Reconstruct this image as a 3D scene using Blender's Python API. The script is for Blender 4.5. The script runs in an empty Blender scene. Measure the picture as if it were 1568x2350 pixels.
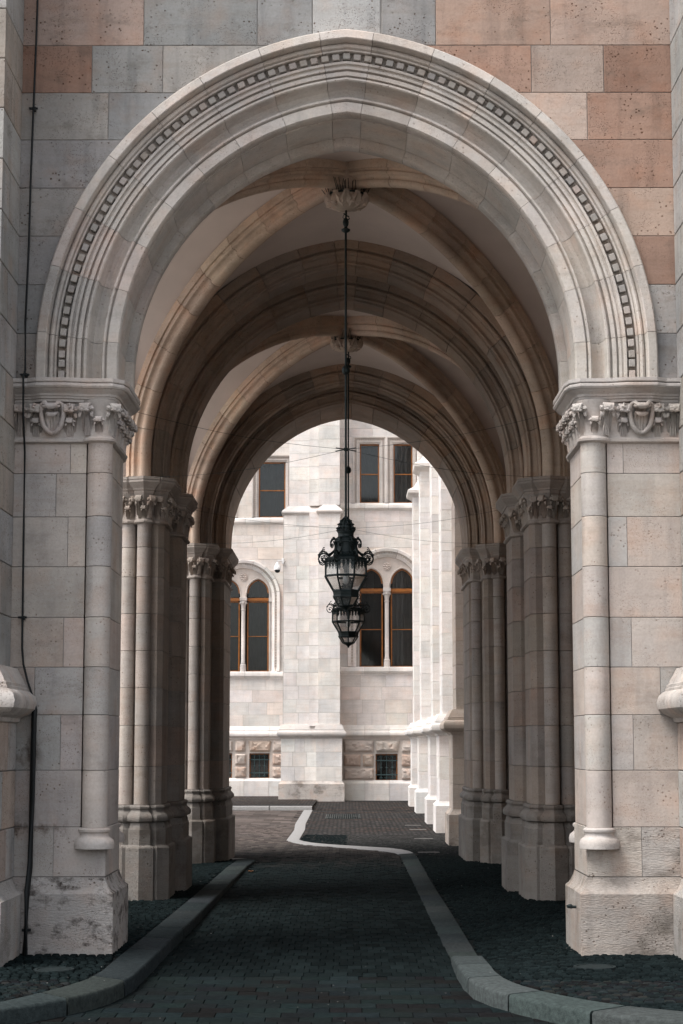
import bpy, bmesh, math, random
from mathutils import Vector, Matrix
R = math.radians
random.seed(7)
sc = bpy.context.scene
col = sc.collection

# ---------------------------------------------------------------- camera, sky, sun, exposure
CAM_H = 1.6
PITCH = math.atan(533 / 4350)
cd = bpy.data.cameras.new('camera'); cam = bpy.data.objects.new('camera', cd); col.objects.link(cam)
cam.location = (0, 0, CAM_H)
cam.rotation_euler = (R(90) + PITCH, 0, R(0.158))
cd.sensor_fit = 'HORIZONTAL'; cd.sensor_width = 36; cd.lens = 4350 / 1568 * 36
cd.clip_start = 0.1; cd.clip_end = 1500
sc.camera = cam

SUN_EL, SUN_AZ = 58, 238          # azimuth clockwise from +Y (north): behind the camera, to the left
w = bpy.data.worlds.new('World'); sc.world = w; w.use_nodes = True
nt = w.node_tree; bg = nt.nodes['Background']
sky = nt.nodes.new('ShaderNodeTexSky'); sky.sky_type = 'NISHITA'; sky.sun_disc = False
sky.sun_elevation = R(SUN_EL); sky.sun_rotation = R(SUN_AZ); sky.air_density = 1.0; sky.dust_density = 4.0; sky.ozone_density = 1.0
hs = nt.nodes.new('ShaderNodeHueSaturation'); hs.inputs['Saturation'].default_value = 0.32
nt.links.new(sky.outputs[0], hs.inputs['Color']); nt.links.new(hs.outputs[0], bg.inputs[0])
bg.inputs[1].default_value = 0.15
sd = bpy.data.lights.new('sun', 'SUN'); sun = bpy.data.objects.new('sun', sd); col.objects.link(sun)
sd.energy = 1.45; sd.angle = R(25); sd.color = (1.0, 0.95, 0.9)
az, el = R(SUN_AZ), R(SUN_EL)
sdir = Vector((math.sin(az) * math.cos(el), math.cos(az) * math.cos(el), math.sin(el)))
sun.rotation_euler = sdir.to_track_quat('Z', 'Y').to_euler(); sun.location = (-10, -10, 30)
vs = sc.view_settings; sc.display_settings.display_device = 'sRGB'
vs.view_transform = 'Standard'; vs.look = 'None'; vs.gamma = 1; vs.use_curve_mapping = False
vs.exposure = 0.88
sc.render.engine = 'CYCLES'
try:
    sc.cycles.use_denoising = True
    sc.cycles.max_bounces = 10; sc.cycles.diffuse_bounces = 7; sc.cycles.transparent_max_bounces = 12
    sc.cycles.sample_clamp_indirect = 6
except Exception: pass

# ---------------------------------------------------------------- materials
def N(nt, t, **k):
    n = nt.nodes.new(t)
    for a, b in k.items():
        if a in n.inputs: n.inputs[a].default_value = b
        else: setattr(n, a, b)
    return n
def math_n(nt, op, a, b=None, clamp=False):
    n = nt.nodes.new('ShaderNodeMath'); n.operation = op; n.use_clamp = clamp
    for i, v in enumerate((a, b)):
        if v is None: continue
        if isinstance(v, (int, float)): n.inputs[i].default_value = v
        else: nt.links.new(v, n.inputs[i])
    return n.outputs[0]
def mixc(nt, fac, a, b, blend='MIX'):
    n = nt.nodes.new('ShaderNodeMix'); n.data_type = 'RGBA'; n.blend_type = blend
    for i, v in ((0, fac), (6, a), (7, b)):
        if isinstance(v, (int, float)): n.inputs[i].default_value = v
        elif isinstance(v, tuple): n.inputs[i].default_value = v + (1,) if len(v) == 3 else v
        else: nt.links.new(v, n.inputs[i])
    return n.outputs[2]
def ramp(nt, val, lo, hi):
    n = nt.nodes.new('ShaderNodeMapRange'); nt.links.new(val, n.inputs[0])
    n.inputs[1].default_value = lo; n.inputs[2].default_value = hi
    return n.outputs[0]
def base_mat(name):
    m = bpy.data.materials.new(name); m.use_nodes = True
    nt = m.node_tree; b = nt.nodes['Principled BSDF']
    return m, nt, b
def coords(nt, scale=(1, 1, 1), shift=True):
    tc = nt.nodes.new('ShaderNodeTexCoord')
    v = tc.outputs['Object']
    if shift:
        oi = nt.nodes.new('ShaderNodeObjectInfo')
        m = math_n(nt, 'MULTIPLY', oi.outputs['Random'], 61.0)
        a = nt.nodes.new('ShaderNodeVectorMath'); a.operation = 'ADD'
        nt.links.new(v, a.inputs[0]); nt.links.new(m, a.inputs[1]); v = a.outputs[0]
    mp = nt.nodes.new('ShaderNodeMapping'); mp.inputs['Scale'].default_value = scale
    nt.links.new(v, mp.inputs[0]); return mp.outputs[0]
def noise(nt, vec, scale, detail=4, rough=.55):
    n = N(nt, 'ShaderNodeTexNoise', Scale=scale, Detail=detail, Roughness=rough); nt.links.new(vec, n.inputs['Vector']); return n.outputs['Fac']
def stone_mat(name, glo=.56, gs=2.1, pits=.6, grime=.25, streak=.5, warm=.35, rough=.85, bump=.5, dirt=(.10, .085, .07), tool=0, leak=False):
    m, nt, b = base_mat(name)
    oi = nt.nodes.new('ShaderNodeObjectInfo')
    c = oi.outputs['Color']
    v = coords(nt); vs_ = coords(nt, (5, 5, .55))
    n1 = noise(nt, v, 1.4, 5); n2 = noise(nt, v, 3.3, 6); n3 = noise(nt, vs_, 1.6, 5); n4 = noise(nt, v, 55, 3)
    n5 = noise(nt, coords(nt, (.8, .8, 8.5)), 2.2, 6, .6)
    c = mixc(nt, math_n(nt, 'MULTIPLY', ramp(nt, n5, .45, .7), .55), c, mixc(nt, 1, c, (.86, .82, .78), 'MULTIPLY'))
    c = mixc(nt, ramp(nt, n1, .3, .7), mixc(nt, 1, c, (.80, .81, .815), 'MULTIPLY'), mixc(nt, 1, c, (1.12, 1.10, 1.08), 'MULTIPLY'))
    c = mixc(nt, math_n(nt, 'MULTIPLY', ramp(nt, n2, .5, .75), warm), c, mixc(nt, 1, c, (1.06, .83, .70), 'MULTIPLY'))
    c = mixc(nt, math_n(nt, 'MULTIPLY', ramp(nt, n3, .52, .72), streak), c, mixc(nt, 1, c, (.70, .71, .725), 'MULTIPLY'))
    c = mixc(nt, math_n(nt, 'MULTIPLY', ramp(nt, n4, .35, .7), .38), c, mixc(nt, 1, c, (.72, .70, .68), 'MULTIPLY'))
    wn_ = noise(nt, coords(nt, (1.2, 1.2, .6), False), .9, 7, .62)
    c = mixc(nt, math_n(nt, 'MULTIPLY', ramp(nt, wn_, .48, .68), min(1, grime * 1.6 + .15)), c, mixc(nt, 1, c, (.66, .66, .67), 'MULTIPLY'))
    g = noise(nt, coords(nt, (1, 1, 1.6)), gs, 8, .68)
    gm = math_n(nt, 'MULTIPLY', ramp(nt, g, glo, glo + .12), grime)
    c = mixc(nt, gm, c, dirt)
    if leak:      # brown run-off stain along one bed joint of the left pier
        tc = nt.nodes.new('ShaderNodeTexCoord'); sp = nt.nodes.new('ShaderNodeSeparateXYZ'); nt.links.new(tc.outputs['Object'], sp.inputs[0])
        dz = math_n(nt, 'ABSOLUTE', math_n(nt, 'SUBTRACT', sp.outputs[2], .955))
        nn = noise(nt, coords(nt, (1, 1, .7), False), 7, 7, .7)
        k = math_n(nt, 'MULTIPLY', ramp(nt, math_n(nt, 'SUBTRACT', nn, math_n(nt, 'MULTIPLY', dz, 2.6)), .33, .5), ramp(nt, sp.outputs[0], -2.14, -2.22))
        dz2 = math_n(nt, 'ABSOLUTE', math_n(nt, 'SUBTRACT', sp.outputs[2], 1.52))
        k2 = math_n(nt, 'MULTIPLY', ramp(nt, math_n(nt, 'SUBTRACT', nn, math_n(nt, 'MULTIPLY', dz2, .9)), .42, .58), ramp(nt, sp.outputs[0], -2.36, -2.44))
        c = mixc(nt, math_n(nt, 'MULTIPLY', math_n(nt, 'ADD', k, k2, True), .85), c, mixc(nt, noise(nt, v, 9, 3), (.10, .055, .03), (.07, .06, .055)))
    vo = N(nt, 'ShaderNodeTexVoronoi', Scale=26.0); nt.links.new(v, vo.inputs['Vector'])
    wv = nt.nodes.new('ShaderNodeMapping'); nt.links.new(v, wv.inputs[0])
    mask = ramp(nt, noise(nt, v, 4.5, 3), .47, .62)
    pn = noise(nt, v, 75, 3)
    pit = math_n(nt, 'MULTIPLY', ramp(nt, math_n(nt, 'ADD', vo.outputs['Distance'], math_n(nt, 'MULTIPLY', pn, .35)), .40, .30), mask)
    pit = math_n(nt, 'MULTIPLY', pit, pits, True)
    vo2 = N(nt, 'ShaderNodeTexVoronoi', Scale=70.0); nt.links.new(v, vo2.inputs['Vector'])
    m2 = ramp(nt, noise(nt, v, 3.1, 4), .45, .6)
    pit = math_n(nt, 'MAXIMUM', pit, math_n(nt, 'MULTIPLY', math_n(nt, 'MULTIPLY', ramp(nt, vo2.outputs['Distance'], .30, .15), m2), pits * .7))
    c = mixc(nt, pit, c, mixc(nt, 1, c, (.36, .27, .21), 'MULTIPLY'))
    nt.links.new(c, b.inputs['Base Color']); b.inputs['Roughness'].default_value = rough
    b.inputs['Specular IOR Level'].default_value = .25
    h = math_n(nt, 'SUBTRACT', math_n(nt, 'MULTIPLY', n4, .25), pit)
    h = math_n(nt, 'ADD', h, math_n(nt, 'MULTIPLY', noise(nt, v, 14, 4), .35))
    if tool:
        wn = N(nt, 'ShaderNodeTexNoise', Scale=30.0, Detail=2.0)
        nt.links.new(coords(nt, (1, 1, 4)), wn.inputs['Vector'])
        h = math_n(nt, 'ADD', h, math_n(nt, 'MULTIPLY', wn.outputs['Fac'], tool))
    bp = N(nt, 'ShaderNodeBump', Strength=bump, Distance=.012); nt.links.new(h, bp.inputs['Height'])
    nt.links.new(bp.outputs[0], b.inputs['Normal'])
    return m
def flat_mat(name, color, rough=.6, metal=0, var=.2, scale=8, bump=.2, spec=.3):
    m, nt, b = base_mat(name)
    v = coords(nt); n = noise(nt, v, scale, 5)
    lo = tuple(x * (1 - var) for x in color); hi = tuple(x * (1 + var) for x in color)
    nt.links.new(mixc(nt, ramp(nt, n, .3, .7), lo, hi), b.inputs['Base Color'])
    b.inputs['Roughness'].default_value = rough; b.inputs['Metallic'].default_value = metal
    b.inputs['Specular IOR Level'].default_value = spec
    bp = N(nt, 'ShaderNodeBump', Strength=bump, Distance=.005); nt.links.new(noise(nt, v, scale * 8, 4), bp.inputs['Height'])
    nt.links.new(bp.outputs[0], b.inputs['Normal'])
    return m
M = {}
M['stone'] = stone_mat('limestone', pits=.6, grime=.25, streak=.5, warm=.5)
M['plinth'] = stone_mat('weathered_plinth_stone', glo=.52, pits=.8, grime=.6, streak=.6, warm=.6, bump=.9, tool=.5)
M['stained'] = stone_mat('lichen_stained_plinth_stone', glo=.50, gs=6.5, pits=.8, grime=.85, streak=.3, warm=.4, bump=.9, tool=.5, dirt=(.055, .045, .04))
M['leak'] = stone_mat('water_stained_stone', pits=.75, grime=.35, streak=.6, warm=.5, leak=True)
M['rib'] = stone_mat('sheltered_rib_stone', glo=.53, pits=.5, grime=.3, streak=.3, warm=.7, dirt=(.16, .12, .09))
M['court'] = stone_mat('pale_court_stone', pits=.35, grime=.10, streak=.35, warm=.28, dirt=(.35, .25, .19))
M['rustic'] = stone_mat('rough_pink_stone', pits=.7, grime=.2, streak=.1, warm=.8, bump=1.0)
M['wall'] = stone_mat('weathered_wall_stone', glo=.55, gs=3.5, pits=1.0, grime=.35, streak=.8, warm=.6, bump=.7)
M['carved'] = stone_mat('carved_stone', pits=.3, grime=.35, streak=.2, warm=.6, bump=.6, dirt=(.17, .13, .11))
M['mortar_court'] = flat_mat('pale_mortar', (.40, .37, .35), .95, var=.2, scale=5)
M['mortar'] = flat_mat('grey_mortar', (.22, .21, .20), .95, var=.3, scale=5)
M['plaster'] = flat_mat('vault_plaster', (.70, .61, .56), .95, var=.09, scale=1.3, bump=.05)
M['iron'] = flat_mat('dark_green_iron', (.012, .021, .022), .45, .3, var=.35, scale=20, bump=.2, spec=.4)
M['grille'] = flat_mat('blue_grey_grille_iron', (.05, .085, .09), .5, .2, var=.2, scale=20)
M['black'] = flat_mat('black_rubber', (.006, .008, .009), .5, 0, var=.3)
M['wood'] = flat_mat('varnished_orange_wood', (.25, .088, .015), .35, 0, var=.3, scale=6, spec=.5)
M['white'] = flat_mat('white_plastic', (.75, .75, .75), .4, 0, var=.03)
M['granite'] = flat_mat('granite_kerb', (.033, .041, .042), .9, 0, var=.45, scale=22, bump=.8, spec=.03)
M['slab'] = flat_mat('worn_slab', (.12, .115, .11), .9, var=.3, scale=12)
M['cover'] = flat_mat('dark_cover_iron', (.018, .024, .025), .8, 0, var=.3, scale=30, spec=.05)
M['pale_strip'] = flat_mat('pale_granite_strip', (.24, .235, .23), .85, 0, var=.18, scale=30, bump=.3)
M['curtain'] = flat_mat('net_curtain', (.11, .125, .13), .9, 0, var=.9, scale=2.5, bump=0)
M['dark'] = flat_mat('dark_room', (.012, .014, .015), .9)
M['bulb'] = flat_mat('milky_bulb', (.8, .8, .78), .25, 0, var=.02)
def speck(nt, c, v):
    vo = N(nt, 'ShaderNodeTexVoronoi', Scale=13.0); nt.links.new(v, vo.inputs['Vector'])
    sep = nt.nodes.new('ShaderNodeSeparateColor'); nt.links.new(vo.outputs['Color'], sep.inputs[0])
    k = math_n(nt, 'MULTIPLY', math_n(nt, 'LESS_THAN', vo.outputs['Distance'], .075), math_n(nt, 'GREATER_THAN', sep.outputs[0], .86))
    return mixc(nt, k, c, (.22, .21, .20))
def obj_col_mat(name, rough=.9, var=.35, scale=20, bump=.5, spec=.01):
    m, nt, b = base_mat(name)
    oi = nt.nodes.new('ShaderNodeObjectInfo'); v = coords(nt); n = noise(nt, v, scale, 6, .7); n2 = noise(nt, v, 1.1, 4)
    c = mixc(nt, ramp(nt, n, .3, .7), mixc(nt, 1, oi.outputs['Color'], (1 - var,) * 3, 'MULTIPLY'), mixc(nt, 1, oi.outputs['Color'], (1 + var,) * 3, 'MULTIPLY'))
    c = mixc(nt, math_n(nt, 'MULTIPLY', ramp(nt, n2, .45, .7), .5), c, mixc(nt, 1, c, (.6, .62, .64), 'MULTIPLY'))
    c = speck(nt, c, v)
    nt.links.new(c, b.inputs['Base Color']); b.inputs['Roughness'].default_value = rough; b.inputs['Specular IOR Level'].default_value = spec
    bp = N(nt, 'ShaderNodeBump', Strength=bump, Distance=.006); nt.links.new(noise(nt, v, scale * 3, 4), bp.inputs['Height'])
    nt.links.new(bp.outputs[0], b.inputs['Normal']); return m
M['paver'] = obj_col_mat('concrete_paver')
M['granite'] = obj_col_mat('granite_kerb_stone', .9, .4, 26, .8, .02)
def mass_mat(name, base, tint, cell, shade_col=None):
    """pieces joined in one mesh: tone changes from piece to piece through a white-noise of the snapped position"""
    m, nt, b = base_mat(name)
    tc = nt.nodes.new('ShaderNodeTexCoord')
    at = nt.nodes.new('ShaderNodeAttribute'); at.attribute_name = 'tone'
    v = tc.outputs['Object']; n = noise(nt, v, 25, 5, .7); n2 = noise(nt, v, .9, 4)
    c = mixc(nt, at.outputs['Fac'], tuple(x * .62 for x in base), tuple(x * 1.45 for x in base))
    c = mixc(nt, math_n(nt, 'MULTIPLY', ramp(nt, n2, .42, .68), .55), c, tint)
    if shade_col:      # light falloff painted in: pieces turn darker the higher their own 'shade' value
        aw = nt.nodes.new('ShaderNodeAttribute'); aw.attribute_name = 'shade'; c = mixc(nt, aw.outputs['Fac'], c, shade_col)
    c = mixc(nt, ramp(nt, n, .3, .75), mixc(nt, 1, c, (.7, .7, .7), 'MULTIPLY'), c)
    c = speck(nt, c, v)
    nt.links.new(c, b.inputs['Base Color']); b.inputs['Roughness'].default_value = .9; b.inputs['Specular IOR Level'].default_value = .01
    bp = N(nt, 'ShaderNodeBump', Strength=.5, Distance=.006); nt.links.new(n, bp.inputs['Height']); nt.links.new(bp.outputs[0], b.inputs['Normal'])
    return m
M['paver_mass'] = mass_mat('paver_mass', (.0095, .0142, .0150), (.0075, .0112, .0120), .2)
M['court_paver'] = mass_mat('court_paver_mass', (.105, .088, .080), (.085, .078, .075), .2, (.0095, .0142, .0150))  # lit court colour and shaded passage colour of one paving
M['court_cobble'] = mass_mat('court_cobble_mass', (.050, .049, .048), (.042, .038, .036), .07, (.0092, .0140, .0148))  # same lit and shaded pair for the cobbles
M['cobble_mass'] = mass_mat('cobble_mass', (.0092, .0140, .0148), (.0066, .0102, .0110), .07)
def cobble_far():
    m, nt, b = base_mat('small_court_cobbles')
    tc = nt.nodes.new('ShaderNodeTexCoord'); v = tc.outputs['Object']
    vo = N(nt, 'ShaderNodeTexVoronoi', Scale=11.0, Randomness=.45); nt.links.new(v, vo.inputs['Vector'])
    sep = nt.nodes.new('ShaderNodeSeparateColor'); nt.links.new(vo.outputs['Color'], sep.inputs[0])
    mpv = nt.nodes.new('ShaderNodeMapping'); mpv.inputs['Scale'].default_value = (.5, 1.6, 1); nt.links.new(v, mpv.inputs[0])
    n2 = noise(nt, mpv.outputs[0], .55, 6, .65)
    c = mixc(nt, sep.outputs[0], (.030, .032, .033), (.100, .092, .088))
    c = mixc(nt, math_n(nt, 'MULTIPLY', ramp(nt, n2, .46, .60), .9), c, mixc(nt, sep.outputs[1], (.060, .040, .032), (.125, .078, .058)))
    c = mixc(nt, ramp(nt, vo.outputs['Distance'], .32, .6), c, (.02, .02, .02))
    nt.links.new(c, b.inputs['Base Color']); b.inputs['Roughness'].default_value = .95; b.inputs['Specular IOR Level'].default_value = .02
    bp = N(nt, 'ShaderNodeBump', Strength=.9, Distance=.02); bp.invert = True
    nt.links.new(vo.outputs['Distance'], bp.inputs['Height']); nt.links.new(bp.outputs[0], b.inputs['Normal'])
    return m
M['cobble_far'] = cobble_far()
M['bounce_yard'] = flat_mat('pale_bounce_paving', (.36, .33, .30), .9, var=.2, scale=.6)  # pale value set for light bounced into the vault
M['bed'] = flat_mat('joint_sand', (.0065, .0085, .009), .95, var=.3, spec=.03)
def glass_mat(name, tint, fac_diff, fac_gloss, rough):
    m, nt, b = base_mat(name); nt.nodes.remove(b)
    out = [n for n in nt.nodes if n.type == 'OUTPUT_MATERIAL'][0]
    tr = N(nt, 'ShaderNodeBsdfTransparent'); tr.inputs[0].default_value = tint + (1,)
    df = N(nt, 'ShaderNodeBsdfDiffuse'); df.inputs[0].default_value = (.62, .62, .60, 1)
    gl = N(nt, 'ShaderNodeBsdfGlossy'); gl.inputs['Roughness'].default_value = rough
    a = nt.nodes.new('ShaderNodeMixShader'); c = nt.nodes.new('ShaderNodeMixShader')
    v = coords(nt); n = noise(nt, v, 9, 5)
    nt.links.new(math_n(nt, 'MULTIPLY', ramp(nt, n, .2, .8), fac_diff * 2), a.inputs[0])
    nt.links.new(tr.outputs[0], a.inputs[1]); nt.links.new(df.outputs[0], a.inputs[2])
    lw = N(nt, 'ShaderNodeLayerWeight', Blend=.25)
    nt.links.new(math_n(nt, 'ADD', math_n(nt, 'MULTIPLY', lw.outputs['Fresnel'], .6), fac_gloss, True), c.inputs[0])
    nt.links.new(a.outputs[0], c.inputs[1]); nt.links.new(gl.outputs[0], c.inputs[2]); nt.links.new(c.outputs[0], out.inputs[0])
    return m
M['lamp_glass'] = glass_mat('dusty_lamp_glass', (.96, .965, .965), .07, .03, .12)
M['pane'] = glass_mat('window_glass', (.36, .41, .42), .01, .05, .04)

# ---------------------------------------------------------------- helpers
def finish(me, mat, smooth=None):
    me.materials.append(mat)
    if smooth is not None:
        me.polygons.foreach_set('use_smooth', [True] * len(me.polygons))
        try: me.set_sharp_from_angle(angle=smooth)
        except Exception: pass
    me.update()
def link(name, me, parent=None, color=None, loc=None, kind=None):
    o = bpy.data.objects.new(name, me); col.objects.link(o)
    if parent is not None: o.parent = parent
    if color is not None: o.color = tuple(color)[:3] + (1,)
    if loc is not None: o.location = loc
    if kind: o['kind'] = kind
    return o
def empty(name, label, cat, loc=(0, 0, 0), group=None):
    o = bpy.data.objects.new(name, None); col.objects.link(o); o.location = loc
    o.empty_display_size = .2
    o['label'] = label; o['category'] = cat
    if group: o['group'] = group
    return o
def struct(name, mat=None, mb=None):
    o = mb.build(name, mat) if mb else empty(name, name, name)
    if not mb:
        del o['label']; del o['category']
    o['kind'] = 'structure'; return o
class MB:
    def __init__(s): s.v = []; s.f = []; s.tone = None
    def add(s, vs, fs):
        n = len(s.v); s.v += [tuple(p) for p in vs]; s.f += [tuple(i + n for i in f) for f in fs]
    def box(s, x0, x1, y0, y1, z0, z1):
        s.add([(x0, y0, z0), (x1, y0, z0), (x1, y1, z0), (x0, y1, z0), (x0, y0, z1), (x1, y0, z1), (x1, y1, z1), (x0, y1, z1)],
              [(0, 3, 2, 1), (4, 5, 6, 7), (0, 1, 5, 4), (1, 2, 6, 5), (2, 3, 7, 6), (3, 0, 4, 7)])
    def bevbox(s, x0, x1, y0, y1, z0, z1, b=.004):
        """box whose eight corners are cut into chamfered edges"""
        pts = {}; vs = []
        for i, X in enumerate((x0, x1)):
            for j, Y in enumerate((y0, y1)):
                for k, Z in enumerate((z0, z1)):
                    sx, sy, sz = (1 - 2 * i) * b, (1 - 2 * j) * b, (1 - 2 * k) * b
                    for a, p in enumerate(((X, Y + sy, Z + sz), (X + sx, Y, Z + sz), (X + sx, Y + sy, Z))):
                        pts[i, j, k, a] = len(vs); vs.append(p)
        P = pts; fs = []
        for i in (0, 1): fs.append((P[i, 0, 0, 0], P[i, 1, 0, 0], P[i, 1, 1, 0], P[i, 0, 1, 0]))
        for j in (0, 1): fs.append((P[0, j, 0, 1], P[1, j, 0, 1], P[1, j, 1, 1], P[0, j, 1, 1]))
        for k in (0, 1): fs.append((P[0, 0, k, 2], P[1, 0, k, 2], P[1, 1, k, 2], P[0, 1, k, 2]))
        for j in (0, 1):
            for k in (0, 1): fs.append((P[0, j, k, 1], P[1, j, k, 1], P[1, j, k, 2], P[0, j, k, 2]))
        for i in (0, 1):
            for k in (0, 1): fs.append((P[i, 0, k, 0], P[i, 1, k, 0], P[i, 1, k, 2], P[i, 0, k, 2]))
            for j in (0, 1): fs.append((P[i, j, 0, 0], P[i, j, 1, 0], P[i, j, 1, 1], P[i, j, 0, 1]))
        for i in (0, 1):
            for j in (0, 1):
                for k in (0, 1): fs.append((P[i, j, k, 0], P[i, j, k, 1], P[i, j, k, 2]))
        s.add(vs, fs)
    def loft(s, rings, close=True, cap=True):
        """rings: lists of equally many points"""
        n = len(rings[0]); vs = [p for r in rings for p in r]; fs = []
        for i in range(len(rings) - 1):
            for j in range(n if close else n - 1):
                k = (j + 1) % n
                fs.append((i * n + j, i * n + k, (i + 1) * n + k, (i + 1) * n + j))
        if cap:
            fs.append(tuple(range(n - 1, -1, -1))); m = (len(rings) - 1) * n; fs.append(tuple(range(m, m + n)))
        s.add(vs, fs)
    def lathe(s, prof, c=(0, 0), n=16, rot=0, cap=True):
        s.loft([[(c[0] + r * math.cos(rot + 2 * math.pi * k / n), c[1] + r * math.sin(rot + 2 * math.pi * k / n), z) for k in range(n)] for r, z in prof], cap=cap)
    def tube(s, pts, rad, n=6, cap=True):
        pts = [Vector(p) for p in pts]; rings = []
        up = Vector((0, 0, 1))
        for i, p in enumerate(pts):
            t = (pts[min(i + 1, len(pts) - 1)] - pts[max(i - 1, 0)]).normalized()
            a = t.cross(up)
            if a.length < .05: a = t.cross(Vector((1, 0, 0)))
            a.normalize(); b = t.cross(a)
            r = rad(i / (len(pts) - 1)) if callable(rad) else rad
            rings.append([p + a * r * math.cos(2 * math.pi * k / n) + b * r * math.sin(2 * math.pi * k / n) for k in range(n)])
        s.loft(rings, cap=cap)
    def prism(s, poly, z0, z1, b=0):
        """polygon in plan, extruded up, with small chamfers at top and bottom"""
        if b:
            ins = inset(poly, b)
            rings = [[(x, y, z0) for x, y in ins], [(x, y, z0 + b) for x, y in poly], [(x, y, z1 - b) for x, y in poly], [(x, y, z1) for x, y in ins]]
        else:
            rings = [[(x, y, z0) for x, y in poly], [(x, y, z1) for x, y in poly]]
        s.loft(rings)
    def mesh(s, name, mat, smooth=None):
        me = bpy.data.meshes.new(name); me.from_pydata(s.v, [], s.f); me.validate(verbose=False)
        finish(me, mat, smooth); return me
    def build(s, name, mat, parent=None, color=None, smooth=None, loc=None, kind=None):
        return link(name, s.mesh(name, mat, smooth), parent, color, loc, kind)
def area(poly): return .5 * sum(poly[i][0] * poly[(i + 1) % len(poly)][1] - poly[(i + 1) % len(poly)][0] * poly[i][1] for i in range(len(poly)))
def inset(poly, d):
    """move every edge of a closed polygon inwards by d"""
    sgn = 1 if area(poly) > 0 else -1; n = len(poly); out = []
    for i in range(n):
        p0, p1, p2 = Vector(poly[i - 1]), Vector(poly[i]), Vector(poly[(i + 1) % n])
        a = (p1 - p0); b = (p2 - p1)
        if a.length < 1e-6 or b.length < 1e-6: out.append(tuple(p1)); continue
        a.normalize(); b.normalize()
        na = Vector((-a.y, a.x)) * sgn; nb = Vector((-b.y, b.x)) * sgn
        m = na + nb
        if m.length < .2: out.append(tuple(p1 + na * d)); continue
        m.normalize(); k = d / max(.35, m.dot(na))
        out.append(tuple(p1 + m * k))
    return out
def offset_path(path, d, side=1):
    """offset an open polyline to its left (side=1) by d with mitres"""
    out = []; n = len(path)
    for i in range(n):
        p = Vector(path[i])
        na = nb = None
        if i > 0: a = (p - Vector(path[i - 1])).normalized(); na = Vector((-a.y, a.x)) * side
        if i < n - 1: b = (Vector(path[i + 1]) - p).normalized(); nb = Vector((-b.y, b.x)) * side
        if na is None: na = nb
        if nb is None: nb = na
        m = na + nb
        if m.length < .25: m = na.copy()
        m.normalize(); k = d / max(.45, m.dot(na))
        out.append(tuple(p + m * k))
    return out
def sweep(mb, path, prof, side=1, closed_top=True):
    """profile [(outward, z)] carried along an open plan path"""
    rings = []
    for o_, z in prof: rings.append([(x, y, z) for x, y in offset_path(path, o_, side)])
    n = len(path); vs = [p for r in rings for p in r]; fs = []
    for i in range(len(rings) - 1):
        for j in range(n - 1): fs.append((i * n + j, i * n + j + 1, (i + 1) * n + j + 1, (i + 1) * n + j))
    mb.add(vs, fs)
def vary(c, a=.05):
    k = 1 + random.uniform(-a, a); return tuple(max(.01, x * k * (1 + random.uniform(-a, a) * .35)) for x in c)
PALE = [(.505, .465, .43), (.475, .45, .43), (.515, .47, .44), (.505, .445, .405), (.465, .445, .43), (.51, .465, .43)]
PINK = [(.42, .30, .245), (.44, .33, .275), (.39, .28, .23)]
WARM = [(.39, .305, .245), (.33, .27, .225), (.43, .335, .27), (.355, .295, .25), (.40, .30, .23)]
COURT = [(.76, .735, .715), (.755, .735, .72), (.775, .75, .73), (.77, .735, .71), (.765, .74, .715), (.745, .735, .72), (.78, .755, .735)]
def pick(p, a=.03): return vary(random.choice(p), a)

SP, ZC, EC = 4.48, 4.67, .25         # top of the capitals, height of the arch centres, their offset
YF = 14.92                           # plane of the front wall

# ---------------------------------------------------------------- ground
def lerp_path(path, t):
    """x for a given y on a polyline ordered by y"""
    for (x0, y0), (x1, y1) in zip(path, path[1:]):
        if min(y0, y1) <= t <= max(y0, y1) and y1 != y0: return x0 + (x1 - x0) * (t - y0) / (y1 - y0)
    return path[0][0] if t < path[0][1] else path[-1][0]
KL_out = [(-4.2, 11.15), (-3.2, 11.45), (-2.6, 11.78), (-2.17, 12.12), (-2.01, 12.51), (-1.89, 12.85), (-1.78, 13.27), (-1.74, 13.75), (-1.73, 14.6), (-1.71, 16), (-1.69, 18), (-1.67, 20), (-1.65, 23), (-1.64, 26.5), (-1.60, 27.9), (-1.66, 28.3)]
KL_in = [(-4.1, 10.85), (-3.0, 11.15), (-2.35, 11.5), (-1.98, 11.98), (-1.80, 12.25), (-1.66, 12.6), (-1.55, 12.95), (-1.49, 13.5), (-1.47, 14.6), (-1.46, 16), (-1.43, 18), (-1.42, 20), (-1.40, 23), (-1.38, 26.5), (-1.33, 28.1), (-1.50, 28.55)]
KR_in = [(3.9, 10.55), (2.9, 10.85), (2.2, 11.17), (1.96, 11.31), (1.53, 11.62), (1.31, 11.96), (1.12, 12.3), (.95, 12.75), (.86, 13.1), (.82, 13.6), (.81, 14.3), (.82, 15.21)]
KR_out = [(4.0, 10.85), (3.1, 11.15), (2.4, 11.50), (2.03, 11.71), (1.70, 11.98), (1.50, 12.25), (1.30, 12.6), (1.15, 13.0), (1.08, 13.35), (1.045, 13.8), (1.05, 14.4), (1.06, 15.21)]
ST_r = [(1.06, 15.24), (1.06, 20), (1.05, 24), (1.07, 29.4), (1.05, 30.3), (.98, 31.1), (.75, 31.75), (-.09, 32.68), (-.55, 33.3), (-.86, 34.3), (-.84, 38.6), (-.89, 41.4), (-.89, 49.9)]
ST_l = [(.82, 15.24), (.82, 20), (.82, 24), (.82, 29.4), (.80, 30.0), (.74, 30.5), (.5, 31.1), (-.09, 31.95), (-.8, 33.0), (-1.09, 34.3), (-1.06, 38.6), (-1.12, 41.4), (-1.13, 49.9)]
RZ = -.11                             # level of the roadway
def pav_left(y):
    z = -.006 * max(0, y - 14.84)
    if y > 28.2: z += (RZ - z) * min(1, (y - 28.2) / 1.2)
    return z
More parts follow.
